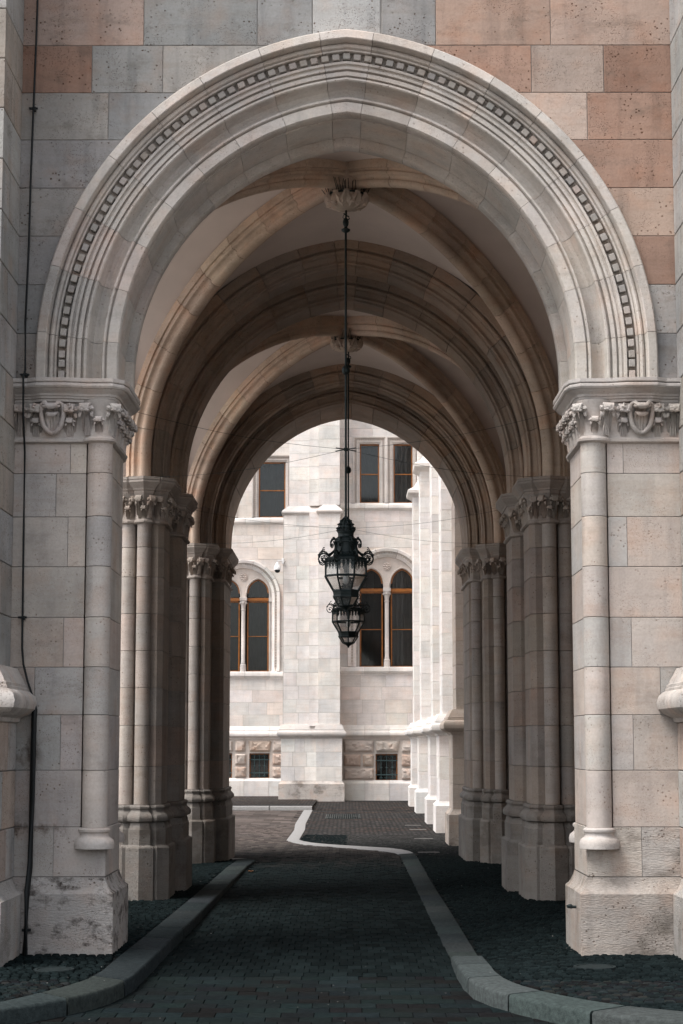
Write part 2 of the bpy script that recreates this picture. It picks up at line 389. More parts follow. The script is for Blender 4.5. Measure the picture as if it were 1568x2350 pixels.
def pav_right(x, y):
    if y < 14.0: return 0
    t = min(1, (y - 14.0) / 1.3); e = -.104 * t
    return e + (-.006 * (y - 14.84) - e) * max(0, min(1, (x - 1.1) / .8)) * (1 if y > 14.84 else 1) if y < 30 else RZ
g = MB(); g.box(-220, 220, -60, 320, -1.2, -.22)
struct('ground', M['bounce_yard'], g)
# unseen yard left of the passage, kept pale to bounce light inside
g = MB(); g.box(-60, -3.45, -30, 110, -.22, -.13); struct('bounce_yard', M['bounce_yard'], g)
road = struct('road')
g = MB(); g.box(-3.4, 3.4, -8, 29, -.22, -.125); g.box(-12, 1.0, 29, 50.3, -.22, -.125); g.build('joint_sand', M['bed'], road)
def paver(mb, x0, x1, y0, y1, zt, b=.004, dp=.03):
    mb.add([(x0 + b, y0 + b, zt), (x1 - b, y0 + b, zt), (x1 - b, y1 - b, zt), (x0 + b, y1 - b, zt),
            (x0, y0, zt - b), (x1, y0, zt - b), (x1, y1, zt - b), (x0, y1, zt - b),
            (x0, y0, zt - dp), (x1, y0, zt - dp), (x1, y1, zt - dp), (x0, y1, zt - dp)],
           [(0, 1, 2, 3), (0, 4, 5, 1), (1, 5, 6, 2), (2, 6, 7, 3), (3, 7, 4, 0), (4, 8, 9, 5), (5, 9, 10, 6), (6, 10, 11, 7), (7, 11, 8, 4)])
def tone_attr(me, per, shade=None):
    if shade:
        a = me.attributes.new('shade', 'FLOAT', 'POINT'); a.data.foreach_set('value', [x for x in shade for _ in range(per)])
    a = me.attributes.new('tone', 'FLOAT', 'POINT'); n = len(me.vertices) // per
    vals = []
    for i in range(n): vals += [random.random()] * per
    vals += [.5] * (len(me.vertices) - len(vals)); a.data.foreach_set('value', vals)
GREYS = [(.0095, .0145, .0152), (.0080, .0125, .0132), (.0115, .0168, .0176), (.0065, .0102, .0108), (.0108, .0145, .0148)]
pm = []
for k in range(4):
    b_ = MB(); paver(b_, -.1035 + random.uniform(0, .001), .1035, -.1035, .1035, 0, .003 + .001 * (k % 2)); pm.append(b_.mesh('paver', M['paver']))
def road_edges(y):
    xl = lerp_path(KL_in, y) if y > 10.85 else -3.4
    xr = lerp_path(list(reversed(ST_l)) if y > 15.24 else list(reversed(KR_in)), y) if y > 10.55 else 3.4
    if y > 28.5: xl = -11
    return xl, xr
mass = MB(); cnt = 0; row = 0; y = 11.42
while y < 14.35:
    xl, xr = road_edges(y + .1)
    off = (row % 2) * .105 + (random.uniform(-.02, .02))
    x = math.floor((xl - off) / .21) * .21 + off
    while x < xr + .03:
        if x + .21 > xl:
            z = RZ + random.uniform(-.0035, .0025)
            if cnt < 300 and y > 11.6:
                o = link('paver', pm[random.randrange(4)], road, pick(GREYS, .12), (x + .105, y + .105, z)); o.rotation_euler = (random.uniform(-.006, .006), random.uniform(-.006, .006), 0)
                cnt += 1
            else: paver(mass, x + .002, x + .208, y + .002, y + .208, z)
        x += .21
    y += .21; row += 1
y = 9.0
while y < 11.4:
    x = -3.3 + (row % 2) * .105
    while x < 3.2: paver(mass, x + .002, x + .208, y + .002, y + .208, RZ + random.uniform(-.003, .002)); x += .21
    y += .21; row += 1
y = 14.37
while y < 26.0:
    xl, xr = road_edges(y + .1); off = (row % 2) * .055 + random.uniform(-.008, .008)
    x = math.floor((xl - off) / .11) * .11 + off
    while x < xr + .03:
        if x + .11 > xl: paver(mass, x + .002, x + .108, y + .002, y + .226, RZ + random.uniform(-.003, .003), .003)
        x += .11
    y += .23; row += 1
dark = mass; mass = MB(); row = 0; shade = []
while y < 49.9:
    xl, xr = road_edges(y + .1)
    wd, dp = (.115, .24) if y < 41 else (.42, .62)
    xl = max(xl, -6.5); x = xl + (row % 2) * wd / 2
    while x < xr - wd * .3:
        shade.append(min(1, max(0, 1 - (y - 27.0) / 8.5 + random.uniform(-.13, .13)))); paver(mass, x + .003, x + wd - .003, y + .003, y + dp - .004, RZ + random.uniform(-.004, .004), .003)  # falloff into the passage painted as a tone per paver
        x += wd
    y += dp; row += 1
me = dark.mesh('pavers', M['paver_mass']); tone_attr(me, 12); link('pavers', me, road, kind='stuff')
me = mass.mesh('court_pavers', M['court_paver']); tone_attr(me, 12, shade); link('court_pavers', me, road, kind='stuff')

def resample(path, n):
    pts = [Vector(p) for p in path]; L = [0]
    for a, b in zip(pts, pts[1:]): L.append(L[-1] + (b - a).length)
    out = []
    for i in range(n + 1):
        d = L[-1] * i / n
        for k in range(len(L) - 1):
            if d <= L[k + 1] + 1e-9:
                t = (d - L[k]) / max(1e-9, L[k + 1] - L[k]); out.append(pts[k].lerp(pts[k + 1], t)); break
    return out
def kerb(name, inner, outer, zf, drop, mat, cols, length=.95, seg=6, pname='kerb_stone', gap=.011):
    root = struct(name)
    n = 120; I = resample(inner, n); O = resample(outer, n)
    tot = sum((I[i + 1] - I[i]).length for i in range(n)); k = max(1, round(tot / length)); per = n / k
    for s_ in range(k):
        a, b = s_ * per, (s_ + 1) * per; rings = []
        for j in range(seg + 1):
            t = a + (b - a) * j / seg; i = min(n - 1, int(t)); f = t - i
            pi = I[i].lerp(I[i + 1], f); po = O[i].lerp(O[i + 1], f)
            tn = (I[i + 1] - I[i]).normalized()
            if j == 0: pi = pi + tn * gap; po = po + tn * gap
            if j == seg: pi = pi - tn * gap; po = po - tn * gap
            z = zf((pi + po) / 2); d = (po - pi).normalized(); c = min(.02, drop * .5)
            rings.append([(pi.x, pi.y, z - drop), (pi.x, pi.y, z - c), ((pi + d * c * .35).x, (pi + d * c * .35).y, z - c * .35), ((pi + d * c).x, (pi + d * c).y, z), (po.x, po.y, z), (po.x, po.y, z - drop)])
        mb = MB(); mb.loft(rings); mb.build(pname, mat, root, pick([(.031, .039, .040), (.037, .044, .044), (.027, .034, .036), (.034, .040, .039)], .1) if not cols else tuple(q * cols for q in pick([(.031, .038, .038), (.037, .043, .042)], .1)), smooth=R(50))
    return root
kerb('kerb', KL_in, KL_out, lambda p: pav_left(p.y) if p.y < 28.2 else pav_left(28.2), .2, M['granite'], None)
kerb('kerb', KR_in, KR_out, lambda p: 0 if p.y < 14.0 else -.05 * min(1, (p.y - 14.0) / 1.2), .2, M['granite'], 1.5)
kerb('edging_strip', ST_l[:5], ST_r[:5], lambda p: RZ + .006, .08, M['granite'], None, length=.75, seg=2, pname='edging_slab', gap=.004)
kerb('edging_strip', ST_l[4:], ST_r[4:], lambda p: RZ + .007, .08, M['pale_strip'], None, length=1.1, seg=2, pname='edging_slab', gap=.004)
kerb('kerb', [(-6.5, 49.95), (-.9, 49.95)], [(-6.5, 50.35), (-.9, 50.35)], lambda p: RZ + .10, .2, M['pale_strip'], None, length=1.2, seg=1)
kerb('edging_strip', [(-3.6, 28.9), (-1.52, 28.62)], [(-3.6, 29.15), (-1.5, 28.9)], lambda p: RZ + .008, .08, M['pale_strip'], None, length=.8, seg=1, pname='edging_slab')

pave = struct('pavement')
g = MB()
def sheet(mb, xs, ys, fz):
    n = len(xs); vs = [(x, y, fz(x, y)) for y in ys for x in xs]
    mb.add(vs, [(j * n + i, j * n + i + 1, (j + 1) * n + i + 1, (j + 1) * n + i) for j in range(len(ys) - 1) for i in range(n - 1)])
yl = [10.5 + .5 * i for i in range(39)]
rows_l = []
for y in yl:
    xe = lerp_path(KL_out, y) if y > 11.15 else -4.2
    rows_l.append([(-4.5 + (xe + .02 + 4.5) * i / 6, y, pav_left(y) - .018) for i in range(7)])
g.loft(rows_l, close=False, cap=False)
rows_r = []
for y in yl:
    xe = (lerp_path(list(reversed(KR_out)), y) if y < 15.2 else lerp_path(ST_r, y)) if y > 10.85 else 4.2
    rows_r.append([(xe - .02 + (4.5 - xe) * i / 10, y, pav_right(xe + (4.5 - xe) * i / 10, y) - .018) for i in range(11)])
g.loft(rows_r, close=False, cap=False)
g.build('joint_sand', M['bed'], pave)
MAN = [(-2.1, 13.88, .14), (1.80, 14.06, .15)]
cm = []
for k in range(5):
    b_ = MB(); s_ = .0305 + .002 * (k % 3); t_ = .0295 + .002 * ((k + 1) % 3); bb = .009
    paver(b_, -s_, s_, -t_, t_, 0, bb, .03)
    me = b_.mesh('cobble', M['paver']); cm.append(me)
cells = []
farc = MB(); shadec = []
def cobble_rows(x0f, x1f, y0, y1, zf):
    y = y0; r_ = 0
    while y < y1:
        x = x0f(y) + random.uniform(0, .07)
        while x < x1f(y) - .03:
            px, py = x + random.uniform(-.005, .005), y + random.uniform(-.006, .006) + .012 * math.sin(x * 5 + y)
            if all((px - a) ** 2 + (py - b) ** 2 > (c + .03) ** 2 for a, b, c in MAN): cells.append((px, py, zf(px, py)))
            x += .068
        y += .066; r_ += 1
cobble_rows(lambda y: max(-3.3, -2.62 if y > 13.7 else -3.3), lambda y: lerp_path(KL_out, y) - .0, 11.9, 14.84, lambda x, y: pav_left(y))
cobble_rows(lambda y: -2.9, lambda y: lerp_path(KL_out, y) - .0, 14.84, 28.5, lambda x, y: pav_left(y))
cobble_rows(lambda y: lerp_path(list(reversed(KR_out)), y) + .035, lambda y: 2.66 if y > 13.7 else 3.3, 11.3, 15.2, pav_right)
cobble_rows(lambda y: lerp_path(ST_r, y) + .035, lambda y: 2.75, 15.2, 29.9, pav_right)
cobble_rows(lambda y: lerp_path(ST_r, y) + .035, lambda y: 2.3, 29.9, 36.5, lambda x, y: RZ + .006)
def inview(c): return abs(c[0]) / c[1] < .178
vis = sorted([c for c in cells if inview(c) and c[1] > 12.1], key=lambda c: c[1])
single = set(vis[:300]); mass = MB()
CG = [(.0098, .0148, .0156), (.0062, .0098, .0106), (.0140, .0190, .0198), (.0085, .0128, .0135), (.0190, .0205, .0198)]
for c in cells:
    zt = c[2] + random.uniform(-.005, .005)
    if c in single:
        o = link('cobble', random.choice(cm), pave, pick(CG, .15), (c[0], c[1], zt))
        o.rotation_euler = (random.uniform(-.04, .04), random.uniform(-.04, .04), random.uniform(-.12, .12))
    else:
        s_, t_ = random.uniform(.026, .032), random.uniform(.026, .032); fc = c[1] > 27 and c[0] > 0
        if fc: shadec.append(min(1, max(0, 1 - (c[1] - 28) / 9 + random.uniform(-.13, .13))))  # painted falloff again: cobbles darker nearer the passage
        paver(farc if fc else mass, c[0] - s_, c[0] + s_, c[1] - t_, c[1] + t_, zt, .009, .03)
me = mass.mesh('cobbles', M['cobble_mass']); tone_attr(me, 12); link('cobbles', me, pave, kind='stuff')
me = farc.mesh('court_cobbles', M['court_cobble']); tone_attr(me, 12, shadec); link('court_cobbles', me, pave, kind='stuff')
# court: small cobbles right of the pale strip and along the far building
court = MB()
ys = [29.9 + .5 * i for i in range(60)]
court.loft([[(lerp_path(ST_r, y) - .03 if y < 49.9 else -.9, y, RZ + .001), (4, y, RZ + .001)] for y in ys if y < 50.2], close=False, cap=False)
court.add([(-9, 50.3, RZ + .09), (-.9, 50.3, RZ + .09), (-.9, 63, RZ + .03), (-9, 63, RZ + .03), (-.9, 50.0, RZ + .002), (4, 50.0, RZ + .002), (4, 60, RZ + .002), (-.9, 60, RZ + .002)], [(0, 1, 2, 3), (4, 5, 6, 7)])
co = court.build('court_pavement', M['cobble_far']); co['kind'] = 'structure'

# ---------------------------------------------------------------- arches, piers, vaults
def face_prism(mb, poly, yf, depth, b=.004, flip=None):
    """polygon (x, z) facing the camera: small chamfer round the front face"""
    ins = inset(poly, b)
    mb.loft([[(x, yf, z) for x, z in ins], [(x, yf + b, z) for x, z in poly], [(x, yf + depth, z) for x, z in poly]])
def station(r, st, e, zc):
    """half-arch coordinates (h >= 0, z) of radius r at a station: ('s', z) on the stilt, ('a', angle), ('k',) at the apex"""
    if st[0] == 's': return r - e, st[1]
    if st[0] == 'a': return r * math.cos(st[1]) - e, zc + r * math.sin(st[1])
    a = math.acos(e / r); return 0, zc + r * math.sin(a)
def arch_pieces(root, name, prof, joints, mp, mat, pal, e=EC, zc=ZC, spring=SP, gap=.004, rmid=2.4, stilt=True, per=4, jitter=0):
    """voussoirs from spring to spring; prof = closed polygon of (radius, depth)"""
    J = [R(j) for j in joints]; ga = gap / rmid
    def piece(stations, col_):
        rings = []
        jx = random.uniform(-jitter, jitter)
        for s_, st in stations:
            ring = []
            for r, d in prof:
                h, z = station(r + jx, st, e, zc); ring.append(mp(s_ * h, d + jx, z))
            rings.append(ring)
        mb = MB(); mb.loft(rings); return mb.build(name, mat, root, col_, smooth=R(32))
    for s_ in (-1, 1):
        first = [(s_, ('s', spring + .003))] + ([(s_, ('s', (spring + zc) / 2))] if stilt else []) + [(s_, ('a', J[0] * k / 2 - (ga if k == 2 else 0))) for k in range(3)]
        piece(first, pick(pal))
        for a, b in zip(J, J[1:]):
            piece([(s_, ('a', a + ga + (b - a - 2 * ga) * k / per)) for k in range(per + 1)], pick(pal))
    a = J[-1]; ap = math.acos(e / rmid)
    st = [(-1, ('a', a + ga)), (-1, ('a', (a + ap) / 2))] + [(1, ('k',))] + [(1, ('a', (a + ap) / 2)), (1, ('a', a + ga))]
    piece(st, pick(pal))

# the front arch -------------------------------------------------
fa = empty('front_arch', 'great moulded pointed arch with a row of dentils framing the passage mouth', 'arch', (0, YF, 0))
fa.location = (0, 0, 0)
RO = 2.737
PF = [(2.83, .06), (2.737, .05), (2.737, -.045), (2.725, -.062), (2.662, -.072), (2.655, -.064), (2.653, .0), (2.647, .035), (2.636, .012), (2.622, .004), (2.608, .014), (2.602, .045),
      (2.596, .035), (2.583, .035), (2.58, .112), (2.508, .112), (2.504, .055), (2.484, .055), (2.480, .082), (2.470, .082), (2.464, .07), (2.444, .07), (2.441, .108), (2.428, .108), (2.424, .075),
      (2.392, .075), (2.389, .108), (2.380, .108), (2.377, .085), (2.367, .068), (2.355, .066), (2.346, .078), (2.343, .15), (2.336, .195), (2.318, .225), (2.29, .238), (2.262, .232), (2.243, .215), (2.240, .175),
      (2.234, .148), (2.225, .137), (2.213, .139), (2.206, .155), (2.204, .175), (2.195, .175), (2.190, .145), (2.112, .150), (2.102, .165), (2.098, .19), (2.110, .30), (2.116, .315), (2.170, .325), (2.170, .375), (2.125, .39),
      (2.128, .86), (2.165, .875), (2.165, .905), (2.072, .915), (2.064, .93), (2.064, 1.05), (2.085, 1.1), (2.5, 1.1), (2.83, 1.1)]
FJ = [4.3, 16.0, 26.7, 37.4, 47.8, 57.9, 69.2, 80.0]
ARCHPAL = [(.57, .53, .50), (.55, .52, .495), (.57, .515, .475), (.54, .51, .485), (.58, .54, .51)]
arch_pieces(fa, 'voussoir', PF, FJ, lambda h, d, z: (h, YF + d, z), M['stone'], ARCHPAL, gap=.0018, per=5)
db = MB(); dz = .026; db.bevbox(-.029, .029, .044, .112, -.0245, .0245, .004); dm = db.mesh('dentil', M['stone'])
def put(name, me, parent, loc, colr=None, rot=None, scale=None):
    o = link(name, me, parent, colr, loc)
    if rot is not None: o.rotation_euler = rot
    if scale is not None: o.scale = scale
    return o
rd = 2.543; DENT = [(.40, .38, .36), (.37, .355, .34), (.42, .39, .37)]
o = put('dentil', dm, fa, (0, YF, station(rd, ('k',), EC, ZC)[1]), pick(DENT))
for s_ in (-1, 1):
    a = math.acos(EC / rd) - .0355 * .98
    while a > 0.0:
        h, z = station(rd, ('a', a), EC, ZC)
        put('dentil', dm, fa, (s_ * h, YF, z), pick(DENT), (0, s_ * (math.pi / 2 - a), 0)); a -= .0355
    for z in (ZC - .03, ZC - .12): put('dentil', dm, fa, (s_ * (rd - EC), YF, z), pick(DENT), (0, s_ * math.pi / 2, 0))
# dark core closing the joints of the arch
core = MB()
pc = [(2.9, .12), (2.56, .15), (2.42, .17), (2.33, .26), (2.20, .26), (2.19, .40), (2.19, 1.05), (2.9, 1.05)]
rings = []
for s_ in (-1, 1):
    seq = [('s', SP)] + [('a', R(4) * k) for k in range(21)]
    rr = [[(s_ * station(r, st, EC, ZC)[0], YF + d, station(r, st, EC, ZC)[1]) for r, d in pc] for st in seq]
    rings += rr if s_ == -1 else [[(0, YF + d, station(r, ('k',), EC, ZC)[1]) for r, d in pc]] + rr[::-1]
core.loft(rings); core.build('joint_mortar', M['mortar'], fa)

# the front wall above the piers ---------------------------------
fw = empty('gateway_wall', 'pale ashlar wall with orange stones at the upper right around the great arch', 'wall')
zr = [4.482, 4.871, 5.272, 5.673, 6.073, 6.476, 6.873, 7.274, 7.68, 8.08]
RW_ = RO - .012
def xa(z): return math.sqrt(max(0, RW_ ** 2 - max(0, z - ZC) ** 2)) - EC if z > ZC else RW_ - EC
def za(x): return ZC + math.sqrt(max(0, RW_ ** 2 - (abs(x) + EC) ** 2))
def wall_stone(x0, x1, z0, z1, colr, g=.0022):
    x0 += g; x1 -= g; z0 += g; z1 -= g
    s_ = -1 if x1 <= 0.001 else 1
    if z1 < 7.3 or max(abs(x0), abs(x1)) > 1.2 and z1 < 7.3:
        far, near = (abs(x0), abs(x1)) if s_ < 0 else (abs(x1), abs(x0))
        P = [(far, z0)]; n = 9; edge = []
        for i in range(n + 1):
            z = z0 + (z1 - z0) * i / n; x = max(near, xa(z))
            if x < far - .004: edge.append((x, z))
        if len(edge) < 2: return
        if edge[0][1] > z0 + 1e-6: P = [(far, edge[0][1])]
        P += edge + [(far, z1)]
    else:
        n = 9; lo = []
        for i in range(n + 1):
            x = abs(x0) + (abs(x1) - abs(x0)) * i / n; z = max(z0, za(x)) if abs(x) < RW_ - EC else z0
            lo.append((x, z))
        if all(z > z1 - .01 for x, z in lo): return
        P = lo + [(abs(x1), z1), (abs(x0), z1)]
    P = [(s_ * x, z) for x, z in P]
    if area(P) < 0: P = P[::-1]
    mb = MB(); face_prism(mb, P, YF, .2, .004); mb.build('stone', M['wall'], fw, colr)
COURT_P = [(.74, .685, .645), (.73, .70, .68), (.75, .67, .62), (.73, .69, .66), (.75, .705, .675), (.72, .69, .675)]
O1, O2, O3 = (.35, .235, .185), (.31, .20, .155), (.37, .27, .22)
rows = {
 0: ([-2.66, -2.49], [2.49, 2.66]), 1: ([-2.66, -2.4], [2.3, 2.66]), 2: ([-2.66, -2.2], [2.2, 2.66]), 3: ([-2.66, -2.0], [2.0, 2.66]), 4: ([-2.66, -1.5], [1.5, 2.66]),
 5: ([-2.66, -1.94, -1.2], [1.2, 1.96, 2.66]), 6: ([-2.66, -2.08, -1.5, -.2], [.2, 1.51, 2.10, 2.66]), 7: ([-2.66, -1.66, -.73, -.28, .0], [0, .29, .73, 1.67, 2.66]), 8: ([-2.66, -2.0, -1.1, -.3, .0], [0, .4, 1.2, 2.1, 2.66])}
colR = {2: [O1], 3: [(.45, .345, .285)], 4: [O1], 5: [(.47, .38, .33), O1], 6: [O1, (.38, .31, .27), O2], 7: [None, None, O3, (.42, .32, .27)], 1: [(.46, .45, .44)]}
colL = {6: [O2, None, None], 7: [(.40, .315, .275), None, None, None]}
for i, (L_, R_) in rows.items():
    for k, (a, b) in enumerate(zip(L_, L_[1:])):
        if i == 7 and b == 0.0 or i == 8 and b == 0.0: continue
        c = colL.get(i, [None] * 9); c = c[k] if k < len(c) and c[k] else pick([(.305, .303, .298), (.33, .318, .305), (.285, .288, .288)])
        x1 = b if (k < len(L_) - 2 or i > 6) else -.2
        wall_stone(a, x1, zr[i], zr[i + 1], c)
    for k, (a, b) in enumerate(zip(R_, R_[1:])):
        if i in (7, 8) and a == 0: continue
        c = colR.get(i, [None] * 9); c = c[k] if k < len(c) and c[k] else pick([(.285, .288, .29), (.305, .302, .297)])
        x0 = a if (k > 0 or i > 6) else .2
        wall_stone(x0, b, zr[i], zr[i + 1], c)
for i, w_ in ((7, .28), (8, .3)):       # the stones over the crown
    g_ = .0045; n = 8
    lo = [(-w_ + g_ + (2 * w_ - 2 * g_) * k / n, 0) for k in range(n + 1)]
    P = [(x, max(zr[i] + g_, za(x))) for x, _ in lo] + [(w_ - g_, zr[i + 1] - g_), (-w_ + g_, zr[i + 1] - g_)]
    mb = MB(); face_prism(mb, P, YF, .2, .004); mb.build('stone', M['wall'], fw, (.46, .46, .455))
mb = MB()     # mortar bed and upper storey
for s_ in (-1, 1):
    P = [(s_ * 2.62, SP)] + [(s_ * xa(SP + (7.39 - SP) * i / 24), SP + (7.39 - SP) * i / 24) for i in range(25)] + [(0, 7.395), (0, 8.1), (s_ * 2.62, 8.1)]
    vs = [(x, YF + .007, z) for x, z in P]; n = len(P)
    bk = [(x, YF + .4, z) for x, z in P]
    mb.add(vs, [tuple(range(n))]); mb.loft([vs, bk], cap=False)
mb.build('mortar_bed', M['mortar'], fw)
mb = MB(); mb.bevbox(-3.6, 3.6, YF + .0, YF + 1.2, 8.09, 13, .01); mb.build('upper_wall', M['stone'], fw, (.46, .455, .45))

# flanking buttresses ---------------------------------------------
def XY(side, pts): return [(side * u, y) for u, y in pts]
LEDGE = [(-.05, 1.76), (.02, 1.77), (.03, 1.80), (.05, 1.81), (.10, 1.83), (.145, 1.87), (.155, 1.92), (.14, 1.97), (.10, 2.005), (.085, 2.01), (.085, 2.03), (.075, 2.035), (.075, 2.06), (.06, 2.065), (.045, 2.10), (.02, 2.14), (-.005, 2.19), (-.3, 2.2)]
def flank(side, label):
    t = empty('buttress', label, 'buttress', group='buttresses flanking the great arch')
    zs_up = [2.19] + [z for z in (2.591, 2.992, 3.389, 3.736, 4.09, 4.482, 4.871, 5.272, 5.673, 6.073, 6.476, 6.873, 7.274, 7.68, 8.08)]
    for i, (a, b) in enumerate(zip(zs_up, zs_up[1:])):
        poly = XY(side, [(2.64, 14.12), (3.9, 14.12), (3.9, 14.9 + .6), (2.64, 15.5)])
        # split into a corner stone and a long stone, breaking joints
        j = 14.12 + (.33 if i % 2 else .0)
        if i % 2:
            q1 = XY(side, [(2.64, 14.12), (2.95, 14.12), (2.95, j), (2.64, j)]); q2 = XY(side, [(2.64, j), (3.0, j), (3.0, 14.915), (2.64, 14.915)])
            q3 = XY(side, [(2.95, 14.12), (3.9, 14.12), (3.9, j), (2.95, j)]); qs = [q1, q2, q3]
        else: qs = [XY(side, [(2.64, 14.12), (3.1, 14.12), (3.1, 14.915), (2.64, 14.915)]), XY(side, [(3.1, 14.12), (3.9, 14.12), (3.9, 14.8), (3.1, 14.8)])]
        for q in qs:
            mb = MB(); mb.prism(inset(q, .004), a + .004, b - .004, .005)
            mb.build('stone', M['wall'], t, pick([(.36, .358, .352), (.35, .315, .285), (.375, .372, .365), (.35, .335, .315), (.33, .335, .335)]))  # upper stones toned down, putting the recess shade into their colour
    zs_lo = [.575, .96, 1.397, 1.77]
    for i, (a, b) in enumerate(zip(zs_lo, zs_lo[1:])):
        j = 14.35 if i % 2 else 14.55
        for q in ([(2.58, 14.05), (3.1, 14.05), (3.1, j), (2.58, j)], [(2.58, j), (3.1, j), (3.1, 14.915), (2.58, 14.915)]):
            mb = MB(); mb.prism(inset(XY(side, q), .004), a + .004, b - .004, .005); mb.build('stone', M['wall'], t, pick([(.44, .42, .41), (.45, .375, .33), (.43, .43, .43)]))
    mb = MB(); mb.prism(XY(side, [(2.655, 14.14), (3.9, 14.14), (3.9, 16.1), (2.655, 16.1)]), 2.1, 13); mb.prism(XY(side, [(2.6, 14.07), (3.9, 14.07), (3.9, 15.2), (2.6, 15.2)]), -.2, 2.1); mb.build('core', M['mortar'], t)
    pth = XY(side, [(3.9, 14.05), (2.58, 14.05), (2.58, 14.915)])
    sd_ = -1 if side < 0 else 1
    mb = MB(); sweep(mb, pth, LEDGE, sd_); mb.build('ledge', M['wall'], t, (.48, .455, .435), smooth=R(35))
    mb = MB(); mb.prism(XY(side, [(2.6, 14.10), (3.9, 14.10), (3.9, 14.5), (2.6, 14.5)]), 2.0, 2.185); mb.build('ledge_top', M['wall'], t, (.45, .43, .41))
    pth = XY(side, [(3.9, 14.05), (2.58, 14.05), (2.58, 14.84)])
    mb = MB(); sweep(mb, pth, [(.07, -.25), (.07, .455), (.055, .47), (.03, .495), (.012, .535), (0, .572), (-.1, .575)], sd_); mb.build('plinth', M['plinth'], t, (.40, .385, .37), smooth=R(35))
    return t
flank(-1, 'left flanking buttress, grey stone, behind the black cable conduit')
flank(1, 'right flanking buttress, at the right edge beside the orange stones')

# capital ornaments ------------------------------------------------
def knob_mesh(name, r, seed, lobes=5):
    bm = bmesh.new(); bmesh.ops.create_icosphere(bm, subdivisions=3, radius=r)
    rng = random.Random(seed); ph = rng.random() * 6
    for v in bm.verts:
        d = v.co.normalized(); a = math.atan2(d.x, d.z)
        k = 1 + .15 * math.sin(lobes * a + ph) * (1 - abs(d.y)) + .11 * math.sin(8 * d.y + 3 * a) + .05 * math.sin(13 * d.x + seed)
        v.co = Vector((d.x * r * 1.18 * k, d.y * r * .82 * k, d.z * r * .74 * k))
    return bm
def bm_join(mb, bm, off=(0, 0, 0)):
    bm.verts.index_update(); mb.add([(v.co.x + off[0], v.co.y + off[1], v.co.z + off[2]) for v in bm.verts], [tuple(v.index for v in f.verts) for f in bm.faces]); bm.free()
def leaf(mb, path, wf, th, nlobe=0, x0=0, lean=0):
    """fluted plate carried along a curling path of (outward, up) points; outward is -y"""
    P = [Vector((a, b)) for a, b in path]; n = len(P); rings = []
    for i in range(n):
        t = i / (n - 1); tg = (P[min(n - 1, i + 1)] - P[max(0, i - 1)]).normalized(); nr = Vector((tg.y, -tg.x))
        w = wf(t) * (1 + (.16 * abs(math.sin(math.pi * t * nlobe)) if nlobe else 0)); fr = []; bk = []
        for x, d in ((-1, -.35), (-.72, .55), (-.45, -.15), (-.2, .6), (0, .0), (.2, .6), (.45, -.15), (.72, .55), (1, -.35)):
            q = P[i] + nr * th * d; fr.append((x0 + lean * t * t + x * w, -q.x, q.y))
        for x in (.9, .3, -.3, -.9):
            q = P[i] - nr * th * .9; bk.append((x0 + lean * t * t + x * w, -q.x, q.y))
        rings.append(fr + bk)
    mb.loft(rings)
def spline(pts, n=26):
    out = []; m = len(pts) - 1
    for k in range(n + 1):
        u = k / n * m; i = min(m - 1, int(u)); t = u - i
        p0, p1, p2, p3 = (Vector(pts[max(0, i - 1)]), Vector(pts[i]), Vector(pts[i + 1]), Vector(pts[min(m, i + 2)]))
        out.append(tuple(.5 * ((2 * p1) + (-p0 + p2) * t + (2 * p0 - 5 * p1 + 4 * p2 - p3) * t * t + (-p0 + 3 * p1 - 3 * p2 + p3) * t ** 3)))
    return out
def crocket(h, out, r, w, seed):
    mb = MB(); rng = random.Random(seed)
    k = h / .25
    path = [(o * out / .10, z * k) for o, z in ((.008, 0), (.020, .06), (.030, .12), (.048, .175), (.075, .212), (.100, .218), (.115, .198), (.108, .175))]
    leaf(mb, spline(path), lambda t: w * (.50 - .17 * math.sin(math.pi * min(1, t * 1.5)) + .22 * math.exp(-((t - .72) / .16) ** 2)), .017 * (.6 + .4 * k), 5)
    q = r * .80; zz = (.205 * k, .19 * k)
    bm_join(mb, knob_mesh('k', q * .92, seed, 4), (0, -out * 1.02, .200 * k)); bm_join(mb, knob_mesh('k', q * .66, seed + 2, 3), (q * .98, -out * .82, .196 * k)); bm_join(mb, knob_mesh('k', q * .66, seed + 4, 3), (-q * .98, -out * .82, .196 * k))
    bm_join(mb, knob_mesh('k', q * .5, seed + 6, 3), (q * .4, -out * 1.18, .178 * k)); bm_join(mb, knob_mesh('k', q * .5, seed + 7, 3), (-q * .45, -out * 1.18, .182 * k))
    for s_ in (-1, 1):       # slim side fronds
        p2 = [(o * out / .10, z * k) for o, z in ((.006, .03), (.022, .10), (.045, .15), (.06, .165), (.07, .150), (.062, .135))]
        leaf(mb, spline(p2, 12), lambda t: w * (.13 + .10 * math.sin(math.pi * t)), .009, 3, s_ * w * .62, s_ * w * .30)
    return mb.mesh('crocket', M['carved'], R(55))
CR_big = [crocket(.268, .085, .050, .060, s_) for s_ in (1, 2, 3)]
CR_low = [crocket(.15, .055, .033, .038, s_) for s_ in (4, 5)]
CR_s = [crocket(.262, .068, .040, .048, s_) for s_ in (6, 7)]
CR_sl = [crocket(.14, .045, .026, .030, s_) for s_ in (8,)]
